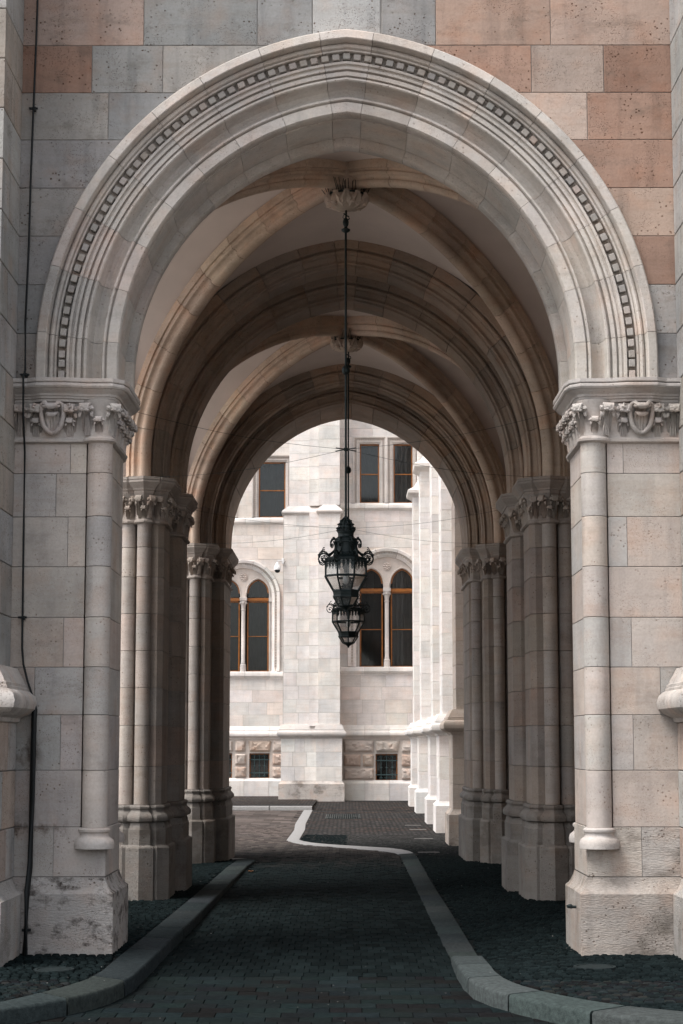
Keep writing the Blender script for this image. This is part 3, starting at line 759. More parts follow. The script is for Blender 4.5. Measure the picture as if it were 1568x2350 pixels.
def palmette():
    mb = MB()
    for s_ in (-1, 1):       # lyre-shaped arms ending in curls
        pts = [(0, -.02, .02), (s_ * .03, -.035, .03), (s_ * .062, -.045, .08), (s_ * .075, -.052, .15), (s_ * .078, -.06, .205), (s_ * .068, -.075, .245), (s_ * .045, -.092, .258), (s_ * .03, -.098, .235), (s_ * .042, -.10, .218), (s_ * .055, -.095, .228)]
        q = [Vector(p) for p in pts]; fine = []
        for a, b in zip(q, q[1:]): fine += [a, a.lerp(b, .5)]
        mb.tube(fine + [q[-1]], lambda t: .019 - .007 * t, 8)
        mb.tube([(s_ * .078, -.06, .20), (s_ * .10, -.07, .235), (s_ * .122, -.085, .242), (s_ * .13, -.09, .222), (s_ * .118, -.09, .21)], lambda t: .014 - .005 * t, 7)
    leaf(mb, spline([(.01, .02), (.02, .06), (.03, .11), (.045, .15), (.07, .175), (.085, .165), (.078, .148)], 16), lambda t: .018 + .030 * math.sin(math.pi * min(1, .15 + t * .8)), .010, 4)
    leaf(mb, spline([(.01, .16), (.03, .20), (.06, .235), (.095, .245), (.115, .225), (.105, .205)], 16), lambda t: .022 + .03 * math.sin(math.pi * t), .010, 4)
    return mb.mesh('palmette', M['carved'], R(55))
PALM = palmette()
def ornaments(root, side, spots, z0):
    """spots: (u, y, dir angle in degrees from facing the camera towards the passage, kind)"""
    cp = [o for o in root.children if o.name.startswith('capital')][0]
    for u, y, a, kind in spots:
        me = {'B': random.choice(CR_big), 'L': CR_low[0] if random.random() < .5 else CR_low[1], 'P': PALM, 's': random.choice(CR_s), 'l': CR_sl[0]}[kind]
        o = link('crocket' if kind != 'P' else 'palmette', me, cp, pick([(.49, .46, .44), (.46, .43, .41)] if z0 else [(.44, .39, .35), (.41, .36, .32)]), (side * u, y, 4.035))
        o.rotation_euler = (0, 0, R(a) * (-side))
        if z0 and kind == 'P': o.scale = (1.15, 1.25, 1.0)

def column(mb, cx, cy, r, z0, z1, n=20): mb.lathe([(r - .0025, z0), (r, z0 + .0025), (r, z1 - .0025), (r - .0025, z1)], (cx, cy), n)
BASE_COL = lambda r: [(r + .055, .795), (r + .058, .83), (r + .05, .86), (r + .03, .877), (r + .018, .885), (r + .010, .90), (r + .012, .915), (r + .024, .925), (r + .026, .94), (r + .018, .952), (r, .957)]

def front_pier(side, label, cable_joints):
    sd_ = -1 if side < 0 else 1
    t = empty('front_pier', label, 'pier', group='piers carrying the great arch')
    zs = [.578, .96, 1.397, 1.827, 2.2, 2.591, 2.992, 3.389, 3.736, 3.985]
    for i, (a, b) in enumerate(zip(zs, zs[1:])):
        j = cable_joints[i]
        low = i == 0
        tail = [(2.07, 15.08), (1.88, 15.08), (1.88, 15.80), (2.06, 15.84), (2.06, 15.98)] if not low else [(1.872, 14.98), (1.872, 15.82), (2.06, 15.86), (2.06, 15.98)]
        c0 = (2.07, 14.92) if not low else (1.872, 14.92)
        sl = [.003, a + .0035, b - .0035]
        polys = []
        if j: polys = [[(2.66, 14.92), (j, 14.92), (j, 15.4), (2.66, 15.4)], [(j, 14.92), c0] + ([c0] and tail) + [(2.4, 15.98), (2.4, 15.45), (j, 15.45)]]
        else: polys = [[(2.66, 14.92), c0] + tail + [(2.66, 15.98)]]
        for q in polys:
            cl = pick(PALE) if side > 0 or i > 3 else pick([(.46, .43, .415), (.45, .44, .43), (.48, .445, .42)])
            mb = MB(); mb.prism(inset(XY(side, q), .0025), a + .0025, b - .0025, .003); mb.build('stone', M['leak'] if side < 0 and i < 4 else M['stone'] if not low else M['plinth'], t, cl)
        if not low:
            mb = MB(); column(mb, side * 1.965, 14.945, .1, a + .002 if i > 1 else .957, b - .002, 28); mb.build('column_drum', M['stone'], t, pick(PALE), smooth=R(30))
            mb = MB(); column(mb, side * 1.985, 15.93, .085, a + .002 if i > 1 else .957, b - .002, 20); mb.build('column_drum', M['stone'], t, pick(PALE), smooth=R(30))
    mb = MB()
    mb.prism(inset(XY(side, [(2.6, 14.927), (2.077, 14.927), (2.077, 15.087), (1.887, 15.087), (1.887, 15.793), (2.05, 15.83), (2.6, 15.97)]), .001), .5, 4.3)
    mb.build('core', M['mortar'], t)
    for cy, cx, r in ((14.945, 1.965, .1), (15.93, 1.985, .085)):
        mb = MB(); mb.lathe(BASE_COL(r), (side * cx, cy), 28); mb.build('column_base', M['carved'], t, (.50, .47, .45), smooth=R(40))
    pth = XY(side, [(2.6, 14.92), (1.872, 14.92), (1.872, 15.84), (2.06, 15.92), (2.6, 15.98)])
    mb = MB(); sweep(mb, pth, [(.07, -.3), (.07, .452), (.064, .46), (.045, .475), (.028, .50), (.012, .535), (.003, .56), (0, .577)], sd_)
    mb.build('plinth', M['stained'] if side < 0 else M['plinth'], t, (.42, .40, .385) if side < 0 else (.41, .375, .345), smooth=R(35))
    # capital: ring, bell, abacus
    pr = XY(side, [(2.67, 14.92), (2.078, 14.92), (2.06, 14.885), (2.02, 14.855), (1.965, 14.843), (1.91, 14.855), (1.872, 14.895), (1.868, 14.96), (1.878, 15.02), (1.878, 15.80), (1.91, 15.86), (1.905, 15.95), (1.985, 16.03), (2.6, 16.05)])
    mb = MB(); sweep(mb, pr, [(-.06, 3.975), (.012, 3.978), (.028, 3.99), (.030, 4.008), (.014, 4.022), (.006, 4.03), (.004, 4.10), (.010, 4.18), (.016, 4.25), (.028, 4.29), (.034, 4.318), (-.1, 4.32)], sd_)
    mb.build('capital', M['carved'], t, (.47, .44, .42), smooth=R(40))
    pa = XY(side, [(2.67, 14.92), (2.50, 14.92), (2.42, 14.875), (2.25, 14.875), (2.17, 14.90), (2.06, 14.925), (1.91, 14.925), (1.90, 14.935), (1.885, 15.02), (1.885, 15.80), (1.93, 15.95), (2.1, 16.03), (2.67, 16.05)])
    mb = MB(); sweep(mb, pa, [(.0, 4.30), (.035, 4.305), (.035, 4.325), (.048, 4.33), (.052, 4.345), (.062, 4.35), (.066, 4.365), (.082, 4.38), (.105, 4.392), (.112, 4.40), (.128, 4.405), (.138, 4.418), (.138, 4.432), (.128, 4.443), (.120, 4.446), (.135, 4.449), (.138, 4.455), (.138, 4.481), (0, 4.483)], sd_)
    mb.build('abacus', M['carved'], t, (.53, .50, .48), smooth=R(24))
    mb = MB(); mb.prism(inset(pa, .002) if side < 0 else inset(pa, .002), 4.3, 4.479); mb.build('abacus_core', M['stone'], t, (.48, .46, .44))
    ornaments(t, side, [(2.60, 14.92, 0, 'B'), (2.475, 14.92, 0, 'B'), (2.34, 14.915, 0, 'P'), (2.205, 14.92, 0, 'B'), (2.475, 14.92, 0, 'L'), (2.205, 14.92, 0, 'L'),
                        (2.055, 14.87, -12, 'B'), (1.965, 14.85, 0, 'L'), (1.885, 14.89, 35, 'B'), (1.87, 15.0, 80, 'L'), (1.88, 15.12, 85, 'B'), (1.88, 15.22, 90, 'L'), (1.88, 15.33, 90, 'B'), (1.88, 15.44, 90, 'L'), (1.88, 15.55, 90, 'B'), (1.88, 15.66, 90, 'L'), (1.88, 15.77, 95, 'B'), (1.90, 15.88, 110, 'L'), (1.93, 16.0, 130, 'B')], 1)
    return t
fpl = front_pier(-1, 'left front pier with stained plinth and the black cable down its face', [2.28, None, 2.24, 2.45, 2.23, None, 2.21, 2.31, 2.2])
fpr = front_pier(1, 'right front pier with brighter column and tooled plinth under the orange stones', [2.29, None, 2.24, 2.46, 2.24, None, 2.22, None, 2.2])
mb = MB(); mb.tube([(1.79, 15.05, .34), (1.75, 15.05, .34)], .012); bm_join(mb, knob_mesh('k', .022, 1), (1.74, 15.05, .345)); mb.build('survey_bolt', M['iron'], fpr)

# clustered piers inside ------------------------------------------
def P2(y0): return [(3.1, y0 + .14), (2.30, y0 + .14), (2.30, y0 + .06), (2.13, y0 + .06), (2.13, y0), (2.05, y0), (1.99, y0 + .06), (1.99, y0 + .74), (2.09, y0 + .80), (2.09, y0 + 1.25), (2.0, y0 + 1.25), (1.91, y0 + 1.34), (1.91, y0 + 2.08), (2.0, y0 + 2.16), (2.13, y0 + 2.16), (2.13, y0 + 2.10), (2.30, y0 + 2.10), (2.30, y0 + 2.02), (3.1, y0 + 2.02)]
def M2(y0): return [(3.1, y0 + .12), (2.475, y0 + .12), (2.46, y0), (2.38, y0 - .035), (2.30, y0 - .01), (2.275, y0 - .07), (2.2, y0 - .105), (2.13, y0 - .07), (2.12, y0 - .004), (2.05, y0 - .005), (1.985, y0 + .06), (1.985, y0 + .745), (2.085, y0 + .80), (2.085, y0 + 1.245), (2.0, y0 + 1.245), (1.905, y0 + 1.335), (1.905, y0 + 2.085), (2.0, y0 + 2.165), (2.12, y0 + 2.165), (2.13, y0 + 2.23), (2.2, y0 + 2.265), (2.275, y0 + 2.23), (2.3, y0 + 2.17), (2.38, y0 + 2.195), (2.46, y0 + 2.16), (2.475, y0 + 2.04), (3.1, y0 + 2.04)]
def P3(y0, colE): return [(3.1, y0 + .14), (2.30, y0 + .14), (2.30, y0 + .06), (2.13, y0 + .06), (2.13, y0), (2.05, y0), (1.99, y0 + .06), (1.99, y0 + .58)] + ([(1.87, y0 + .58), (1.815, y0 + .64)] if not colE else [(2.02, y0 + .70), (1.85, y0 + .70), (1.815, y0 + .74)]) + [(1.815, y0 + 2.2), (1.9, y0 + 2.3), (2.2, y0 + 2.4), (3.1, y0 + 2.4)]
def M3(y0, colE): return [(3.1, y0 + .12), (2.475, y0 + .12), (2.46, y0), (2.38, y0 - .035), (2.30, y0 - .01), (2.275, y0 - .07), (2.2, y0 - .105), (2.13, y0 - .07), (2.12, y0 - .004), (2.05, y0 - .005), (1.985, y0 + .06), (1.985, y0 + .575)] + ([(1.87, y0 + .575), (1.81, y0 + .635)] if not colE else [(1.96, y0 + .52), (1.87, y0 + .52), (1.83, y0 + .58), (1.81, y0 + .70)]) + [(1.81, y0 + 2.2), (1.9, y0 + 2.305), (2.2, y0 + 2.405), (3.1, y0 + 2.405)]
CBASE = [(.085, -.32), (.085, .505), (.075, .52), (.05, .53), (.045, .535), (.045, .70), (.035, .715), (.03, .75), (.02, .77), (.058, .785), (.068, .81), (.066, .835), (.05, .86), (.03, .877), (.02, .89), (.018, .91), (.030, .92), (.030, .938), (.015, .955), (-.005, .957)]
CCAP = [(-.02, 3.975), (.012, 3.978), (.026, 3.99), (.026, 4.006), (.010, 4.022), (.004, 4.03), (.004, 4.10), (.008, 4.18), (.016, 4.25), (.028, 4.29), (.034, 4.315), (.0, 4.32)]
CABA = [(.02, 4.30), (.035, 4.31), (.037, 4.335), (.05, 4.34), (.055, 4.36), (.075, 4.38), (.092, 4.40), (.098, 4.41), (.11, 4.42), (.11, 4.44), (.102, 4.446), (.112, 4.45), (.112, 4.48), (0, 4.482)]
def cluster(side, y0, poly, mpath, cols, label, orn, grp='clustered piers inside the passage'):
    sd_ = -1 if side < 0 else 1
    t = empty('clustered_pier', label, 'pier', group=grp)
    zs = [.956, 1.36, 1.80, 2.20, 2.60, 3.0, 3.40, 3.72, 3.985]
    body = XY(side, poly)
    for a, b in zip(zs, zs[1:]):
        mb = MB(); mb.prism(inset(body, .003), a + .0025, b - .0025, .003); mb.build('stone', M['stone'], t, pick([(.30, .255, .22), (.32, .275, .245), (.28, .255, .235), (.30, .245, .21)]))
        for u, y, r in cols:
            mb = MB(); column(mb, side * u, y, r, a + .0022, b - .0022, 20); mb.build('column_drum', M['stone'], t, pick(PALE) if u > 2.3 and side < 0 else pick([(.39, .345, .31), (.37, .34, .315), (.40, .36, .335)]), smooth=R(30))  # left outer shafts paler: daylight from the side openings painted in
    mb = MB(); mb.prism(inset(body, .014), -.3, 4.478); mb.build('core', M['mortar'], t)
    mp_ = XY(side, mpath)
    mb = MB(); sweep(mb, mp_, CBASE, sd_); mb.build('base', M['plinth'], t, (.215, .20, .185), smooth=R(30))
    mb = MB(); sweep(mb, mp_, CCAP, sd_); mb.build('capital', M['carved'], t, (.38, .34, .31), smooth=R(40))
    mb = MB(); sweep(mb, mp_, CABA, sd_); mb.build('abacus', M['carved'], t, (.40, .36, .33), smooth=R(24))
    ornaments(t, side, orn, 0)
    return t
def orn2(y0): return [(2.43, y0 + .0, -15, 's'), (2.34, y0 - .02, 25, 's'), (2.38, y0 - .035, 0, 'l'), (2.24, y0 - .09, -10, 's'), (2.2, y0 - .1, 0, 'l'), (2.14, y0 - .08, 30, 's'), (2.06, y0, 20, 's'), (2.02, y0 + .03, 45, 'l'), (1.985, y0 + .12, 70, 's'), (1.985, y0 + .26, 90, 'l'), (1.985, y0 + .38, 90, 's'), (1.985, y0 + .5, 90, 'l'), (1.985, y0 + .64, 90, 's'),
    (2.04, y0 + 1.24, 0, 's'), (1.99, y0 + 1.25, 30, 'l'), (1.95, y0 + 1.29, 45, 's'), (1.905, y0 + 1.42, 90, 'l'), (1.905, y0 + 1.54, 90, 's'), (1.905, y0 + 1.68, 90, 'l'), (1.905, y0 + 1.82, 90, 's'), (1.92, y0 + 2.08, 120, 's')]
def orn3(y0): return orn2(y0)[:13] + [(1.93, y0 + .56, 0, 's'), (1.88, y0 + .56, 20, 'l'), (1.84, y0 + .60, 45, 's'), (1.81, y0 + .75, 90, 'l'), (1.81, y0 + .9, 90, 's'), (1.81, y0 + 1.1, 90, 'l'), (1.81, y0 + 1.3, 90, 's'), (1.81, y0 + 1.6, 90, 's'), (1.81, y0 + 1.9, 90, 's')]
Y2, Y3 = 20.5, 27.4
c2 = [(2.38, Y2 + .055, .083), (2.2, Y2 - .022, .078), (2.2, Y2 + 2.18, .078), (2.38, Y2 + 2.105, .083)]
c3 = [(2.38, Y3 + .055, .083), (2.2, Y3 - .022, .078)]
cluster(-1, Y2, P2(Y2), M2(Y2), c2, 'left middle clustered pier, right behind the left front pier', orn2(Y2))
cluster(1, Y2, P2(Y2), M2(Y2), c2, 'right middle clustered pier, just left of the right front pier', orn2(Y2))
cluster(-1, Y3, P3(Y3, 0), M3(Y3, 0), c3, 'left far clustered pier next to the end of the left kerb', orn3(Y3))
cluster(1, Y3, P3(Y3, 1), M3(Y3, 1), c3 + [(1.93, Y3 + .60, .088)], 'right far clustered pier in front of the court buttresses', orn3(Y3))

# transverse arches -----------------------------------------------
def TP(rin, rext, w_):
    a = rin
    half = [(rext, 0), (a + .175, 0), (a + .168, .010), (a + .166, .05), (a + .152, .05), (a + .148, .022), (a + .136, .012), (a + .122, .016), (a + .114, .035), (a + .112, .075), (a + .098, .078), (a + .085, .112), (a + .062, .135), (a + .044, .138), (a + .042, .122), (a + .030, .118), (a + .020, .126), (a + .018, .175), (a + .032, .18), (a + .03, .20), (a, .205)]
    return half + [(r, w_ - d) for r, d in reversed(half)]
TJ = [9, 22, 35, 48, 60, 71.5, 81]
def tarch(label, y0, rin, rext, w_, cat='arch', grp='stone arches crossing the passage'):
    t = empty('cross_arch', label, cat, group=grp)
    arch_pieces(t, 'voussoir', TP(rin, rext, w_), TJ, lambda h, d, z: (h, y0 + d, z), M['rib'], WARM, rmid=rin, gap=.0028, per=5, jitter=.003)
    return t
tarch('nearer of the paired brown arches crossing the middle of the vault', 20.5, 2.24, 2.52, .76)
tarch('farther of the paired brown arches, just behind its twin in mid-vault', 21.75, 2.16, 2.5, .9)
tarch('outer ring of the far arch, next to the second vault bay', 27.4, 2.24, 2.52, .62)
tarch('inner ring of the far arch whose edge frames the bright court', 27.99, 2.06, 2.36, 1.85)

# vaults ------------------------------------------------------------
WV = 2.35
DOME = .11
def gz(s): return ZC + math.sqrt(2.5 ** 2 - (abs(s) * 2.25 + .25) ** 2)
def vault(label, ya, yb, ym, boss_seed):
    t = empty('vault_bay', label, 'vault', group='rib vault bays over the passage')
    n = 48; mb = MB()
    S = [-1 + 2 * i / n for i in range(n + 1)]; L1, L2 = ym - ya, yb - ym
    vs = [(s_ * WV, ym + (q * L1 if q < 0 else q * L2), gz(min(abs(s_), abs(q))) + DOME * (1 - s_ * s_) * (1 - q * q)) for q in S for s_ in S]
    fs = []
    for j in range(n):
        for i in range(n):
            a = j * (n + 1) + i; b, c, d = a + 1, a + n + 2, a + n + 1
            if (i < n / 2) == (j < n / 2): fs += [(a, b, c), (a, c, d)] if True else []
            else: fs += [(a, b, d), (b, c, d)]
    mb.add(vs, fs)
    # strips down to the springing
    mb.build('web', M['plaster'], t, smooth=R(25))
    SEC = [(-.13, -.02), (-.13, .055), (-.128, .065), (-.105, .066), (-.103, .085), (-.112, .098), (-.108, .118), (-.096, .126), (-.084, .128), (-.072, .135), (-.060, .150), (-.056, .166), (-.068, .172), (-.071, .192), (-.062, .212), (-.042, .226), (-.018, .233), (0, .234)]
    SEC = SEC + [(-a, b) for a, b in reversed(SEC[:-1])]
    for sx in (-1, 1):
        for sy in (-1, 1):
            L = L1 if sy < 0 else L2
            def pt(s_): return Vector((sx * s_ * (WV - .03), ym + sy * s_ * (L - .03), gz(s_) + DOME * (1 - s_ * s_) ** 2))
            dirh = Vector((sx * WV, sy * L, 0)).normalized(); nh = Vector((-dirh.y, dirh.x, 0))
            # arc stations with equal spacing in angle
            st = []
            for i in range(41):
                s_ = math.sin(math.pi / 2 * i / 40); s_ = .015 + .985 * s_
                p = pt(s_); e_ = .0008; q = pt(min(1, s_ + e_)) - pt(max(0, s_ - e_)); q.normalize()
                if i == 40: q = Vector((0, 0, -1))
                st.append((p, q))
            st.append((Vector((st[-1][0].x, st[-1][0].y, SP + .002)), Vector((0, 0, -1))))
            rings = []
            for p, tg in st:
                d = tg.cross(nh); 
                if d.z > 1e-4 or (abs(d.z) <= 1e-4 and d.dot(dirh) > 0): d = -d
                if tg.z < -.999: d = -dirh
                rings.append([tuple(p + nh * a + d * b) for a, b in SEC])
            cuts = [0, 5, 9, 13, 17, 21, 26, 31, 36, 41]
            for a, b in zip(cuts, cuts[1:]):
                rr = [list(map(Vector, r)) for r in rings[a:b + 1]]
                def sh(r0, r1, k): return [p + (q - p).normalized() * k for p, q in zip(r0, r1)]
                r0 = sh(rr[0], rr[1], .003) if a else rr[0]; r1 = sh(rr[-1], rr[-2], .003)
                rr = [r0] + rr[1:-1] + [r1]
                mb = MB(); mb.loft([[tuple(p) for p in r] for r in rr]); mb.build('rib_stone', M['rib'], t, pick([(.62, .485, .39), (.59, .465, .375), (.64, .51, .415)], .04), smooth=R(35))
    mb = MB(); mb.lathe([(.05, 7.015), (.13, 7.03), (.165, 7.06), (.17, 7.2), (.20, 7.28)], (0, ym), 24); mb.build('rib_crossing', M['rib'], t, (.62, .48, .385), smooth=R(50))
    # boss with curled leaves and bird spikes
    bz = 6.935
    mb = MB(); mb.lathe([(.10, bz + .10), (.12, bz + .04), (.185, bz + .03), (.19, bz + .0), (.175, bz - .04), (.14, bz - .075), (.08, bz - .10), (.02, bz - .105)], (0, ym), 24); b_ = mb.build('boss', M['carved'], t, (.50, .42, .35), smooth=R(40))
    mb = MB(); rings = []
    for i in range(11):
        tt = i / 10; r = .03 + .205 * math.sin(tt * 1.62); z = -.115 + .165 * tt ** 2.4; ww = .012 + .062 * math.sin(math.pi * (.10 + tt * .82)) * (1 + .22 * math.sin(tt * 19))
        rings.append([(-ww, -r + .018, z + .012), (-ww * .6, -r - .008, z - .008), (0, -r + .016, z + .004), (ww * .6, -r - .008, z - .008), (ww, -r + .018, z + .012), (0, -r + .04, z + .025)])
    mb.loft(rings); bm_join(mb, knob_mesh('k', .024, 5), (0, -.222, .052)); lf = mb.mesh('boss_leaf', M['carved'], R(50))
    for k in range(11): put('boss_leaf', lf, b_, (0, ym, bz), pick([(.66, .56, .48), (.60, .50, .43)]), (0, 0, 2 * math.pi * k / 11), (.92, .92, .78))
    mb = MB()
    for k in range(12): bm_join(mb, knob_mesh('k', .026, k), (.175 * math.cos(k * math.pi / 6 + .3), ym + .175 * math.sin(k * math.pi / 6 + .3), bz - .035 - .02 * (k % 2)))
    q_ = mb.build('boss_buds', M['carved'], t, (.62, .52, .45), smooth=R(50)); q_['kind'] = 'stuff'
    rng = random.Random(boss_seed); mb = MB(); mb.lathe([(.185, bz + .03), (.19, bz + .05), (.16, bz + .055)], (0, ym), 20)
    for k in range(46):
        a = rng.uniform(0, 6.28); r0 = .17 + rng.uniform(0, .03); tl = rng.uniform(-.25, .45)
        p = Vector((r0 * math.cos(a), ym + r0 * math.sin(a), bz + .035)); q = p + Vector((math.cos(a) * tl * .15 + rng.uniform(-.03, .03), math.sin(a) * tl * .15, rng.uniform(.09, .14)))
        mb.tube([p, q], .0034, 4)
    mb.build('bird_spikes', M['iron'], t)
    return t
vault('nearer rib vault bay with four brown ribs meeting at a leafy boss', 16.0, 20.52, 18.2, 1)
vault('farther rib vault bay behind the paired arches, with a smaller looking boss', 22.62, 27.42, 25.0, 2)
mb = MB()
for i in range(33):                     # barrel strip between the paired arches
    pass
rr = []
for y in (21.24, 21.77):
    ring = []
    for s_ in (-1, 1):
        seq = [('s', SP)] + [('a', R(84.3) * k / 20) for k in range(20)]
        pp = [(s_ * station(2.42, st, EC, ZC)[0], y, station(2.42, st, EC, ZC)[1]) for st in seq]
        ring += pp if s_ < 0 else [(0, y, station(2.42, ('k',), EC, ZC)[1])] + pp[::-1]
    rr.append(ring)
mb.loft(rr, close=False, cap=False)
vb = mb.build('vault_strip', M['plaster'], smooth=R(30)); vb['label'] = 'narrow plaster strip of vault between the paired brown arches'; vb['category'] = 'vault'

# side arches of the two bays ---------------------------------------
def side_arch(side, ya, yb, label, blind):
    t = empty('side_arch', label, 'arch', group='arches along the sides of the passage')
    ym = (ya + yb) / 2; L = (yb - ya) / 2; hw = L - .22; e = .25; rin = hw + e
    zc = 7.12 - math.sqrt(rin ** 2 - e ** 2)
    if zc < SP + .02: rin = math.sqrt((7.12 - SP - .05) ** 2 + e ** 2); zc = SP + .05
    pr = [(rin + .5, .0), (rin + .12, 0), (rin + .10, .03), (rin + .07, .05), (rin + .04, .03), (rin + .01, .07), (rin, .1), (rin, .30), (rin + .015, .32), (rin + .015, .36), (rin, .38), (rin, .60), (rin + .03, .64), (rin + .07, .66), (rin + .5, .70)]
    hwr = rin - e
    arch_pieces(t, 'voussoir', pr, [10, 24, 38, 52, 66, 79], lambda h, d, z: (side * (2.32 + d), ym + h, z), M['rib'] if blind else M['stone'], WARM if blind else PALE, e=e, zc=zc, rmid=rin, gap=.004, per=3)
    mb = MB()
    for s_ in (-1, 1):
        q = [(s_ * (L + .3), SP)] + [(s_ * (station(rin + .3, st, e, zc)[0]), station(rin + .3, st, e, zc)[1]) for st in [('s', SP)] + [('a', R(84) * k / 12) for k in range(13)]] + [(0, station(rin + .3, ('k',), e, zc)[1]), (0, 8.2), (s_ * (L + .3), 8.2)]
        mb.loft([[(side * 2.42, ym + a, b) for a, b in q], [(side * 2.95, ym + a, b) for a, b in q]])
    mb.build('spandrel', M['stone'], t, (.45, .42, .39))
    if blind:
        zs = [-.2, .55, 1.0, 1.5, 2.0, 2.5, 3.0, 3.5, 4.0, 4.5, 5.0, 5.6, 6.2, 7.0]
        for i, (a, b) in enumerate(zip(zs, zs[1:])):
            y = ya - .1 - (i % 2) * .45
            while y < yb + .1:
                mb = MB(); mb.bevbox(3.02, 3.3, y + .004, y + .9 - .004, a + .004, b - .004); mb.build('stone', M['stone'], t, pick(WARM)); y += .9
        mb = MB(); mb.box(3.035, 3.4, ya - .3, yb + .3, -.3, 8); mb.build('core', M['mortar'], t)
    return t
side_arch(-1, 16.0, 20.6, 'left side arch of the nearer bay, open to daylight', False)
side_arch(-1, 22.6, 27.5, 'left side arch of the farther bay, its bright moulding showing as a thin strip', False)
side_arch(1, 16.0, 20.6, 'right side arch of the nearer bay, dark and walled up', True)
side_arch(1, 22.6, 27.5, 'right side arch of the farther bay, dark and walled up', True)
# mass of the building above the vaults
up = empty('upper_storey', 'storey of the gateway building above the vaulted passage', 'building')
mb = MB(); mb.box(-3.55, 3.55, 16.0, 29.7, 7.45, 13.0); mb.build('wall', M['stone'], up, (.45, .44, .43))
mb = MB()
for s_ in (-1, 1):
    for (ya, yb) in ((15.9, 16.5), (20.7, 22.5), (27.55, 29.75)): mb.box(*(sorted((s_ * 2.46, s_ * 3.3))), ya, yb, -.3, 7.45)
mb.build('side_wall', M['stone'], up, (.44, .42, .40))
mb = MB()      # end wall above the far arch, towards the court
for s_ in (-1, 1):
    q = [(s_ * 3.3, SP)] + [(s_ * station(2.3, st, EC, ZC)[0], station(2.3, st, EC, ZC)[1]) for st in [('s', SP)] + [('a', R(83) * k / 16) for k in range(17)]] + [(0, station(2.3, ('k',), EC, ZC)[1]), (0, 7.46), (s_ * 3.3, 7.46)]
    mb.loft([[(a, 28.6, b) for a, b in q], [(a, 29.78, b) for a, b in q]])
mb.build('end_wall', M['stone'], up, (.45, .43, .41))
mb = MB()
for s_ in (-1, 1):
    q = [(s_ * 2.6, SP)] + [(s_ * station(2.6, st, EC, ZC)[0], station(2.6, st, EC, ZC)[1]) for st in [('s', SP)] + [('a', R(83) * k / 16) for k in range(17)]] + [(0, station(2.6, ('k',), EC, ZC)[1]), (0, 7.46), (s_ * 2.6, 7.46)]
    mb.loft([[(a, 15.3, b) for a, b in q], [(a, 16.06, b) for a, b in q]])
mb.build('front_backing', M['stone'], up, (.45, .43, .41))

# ---------------------------------------------------------------- the court beyond
YR, YL, YB = 58.5, 62.3, 57.6
court_b = empty('court_building', 'pale court facade with arched windows and rough basement blocks beyond the passage', 'building')
def row_stones(root, y, x0, x1, z0, z1, holes, pal, wd=(.6, 1.25), off=0, depth=.12, mat='court', g=.003):
    """one course, with stones left out where holes (x0, x1, z0, z1) lie"""
    spans = [(x0, x1)]
    for hx0, hx1, hz0, hz1 in holes:
        if hz1 <= z0 + .01 or hz0 >= z1 - .01: continue
        ns = []
        for a, b in spans:
            if hx1 <= a or hx0 >= b: ns.append((a, b)); continue
            if hx0 > a + .02: ns.append((a, hx0))
            if hx1 < b - .02: ns.append((hx1, b))
        spans = ns
    for a, b in spans:
        x = a
        while x < b - .01:
            w_ = random.uniform(*wd); e = x + w_
            if b - e < .3: e = b
            mb = MB(); mb.bevbox(x + g, e - g, y, y + depth, z0 + g, z1 - g, .004); mb.build('stone', M[mat], root, pick(pal, .035)); x = e
HOODR, ZH = 1.225, 6.425
cR, cL = 1.243, -3.41
zrow = [2.14, 2.545, 2.95, 3.355, 3.76]
zrow2 = [3.96, 4.37, 4.78, 5.19, 5.60, 6.01, 6.425, 6.83, 7.24, 7.66, 8.06, 8.46, 8.86]
zrow3 = [9.05, 9.46, 9.88, 10.30, 10.72, 11.13, 11.4, 11.7, 12.1, 12.5, 12.9]
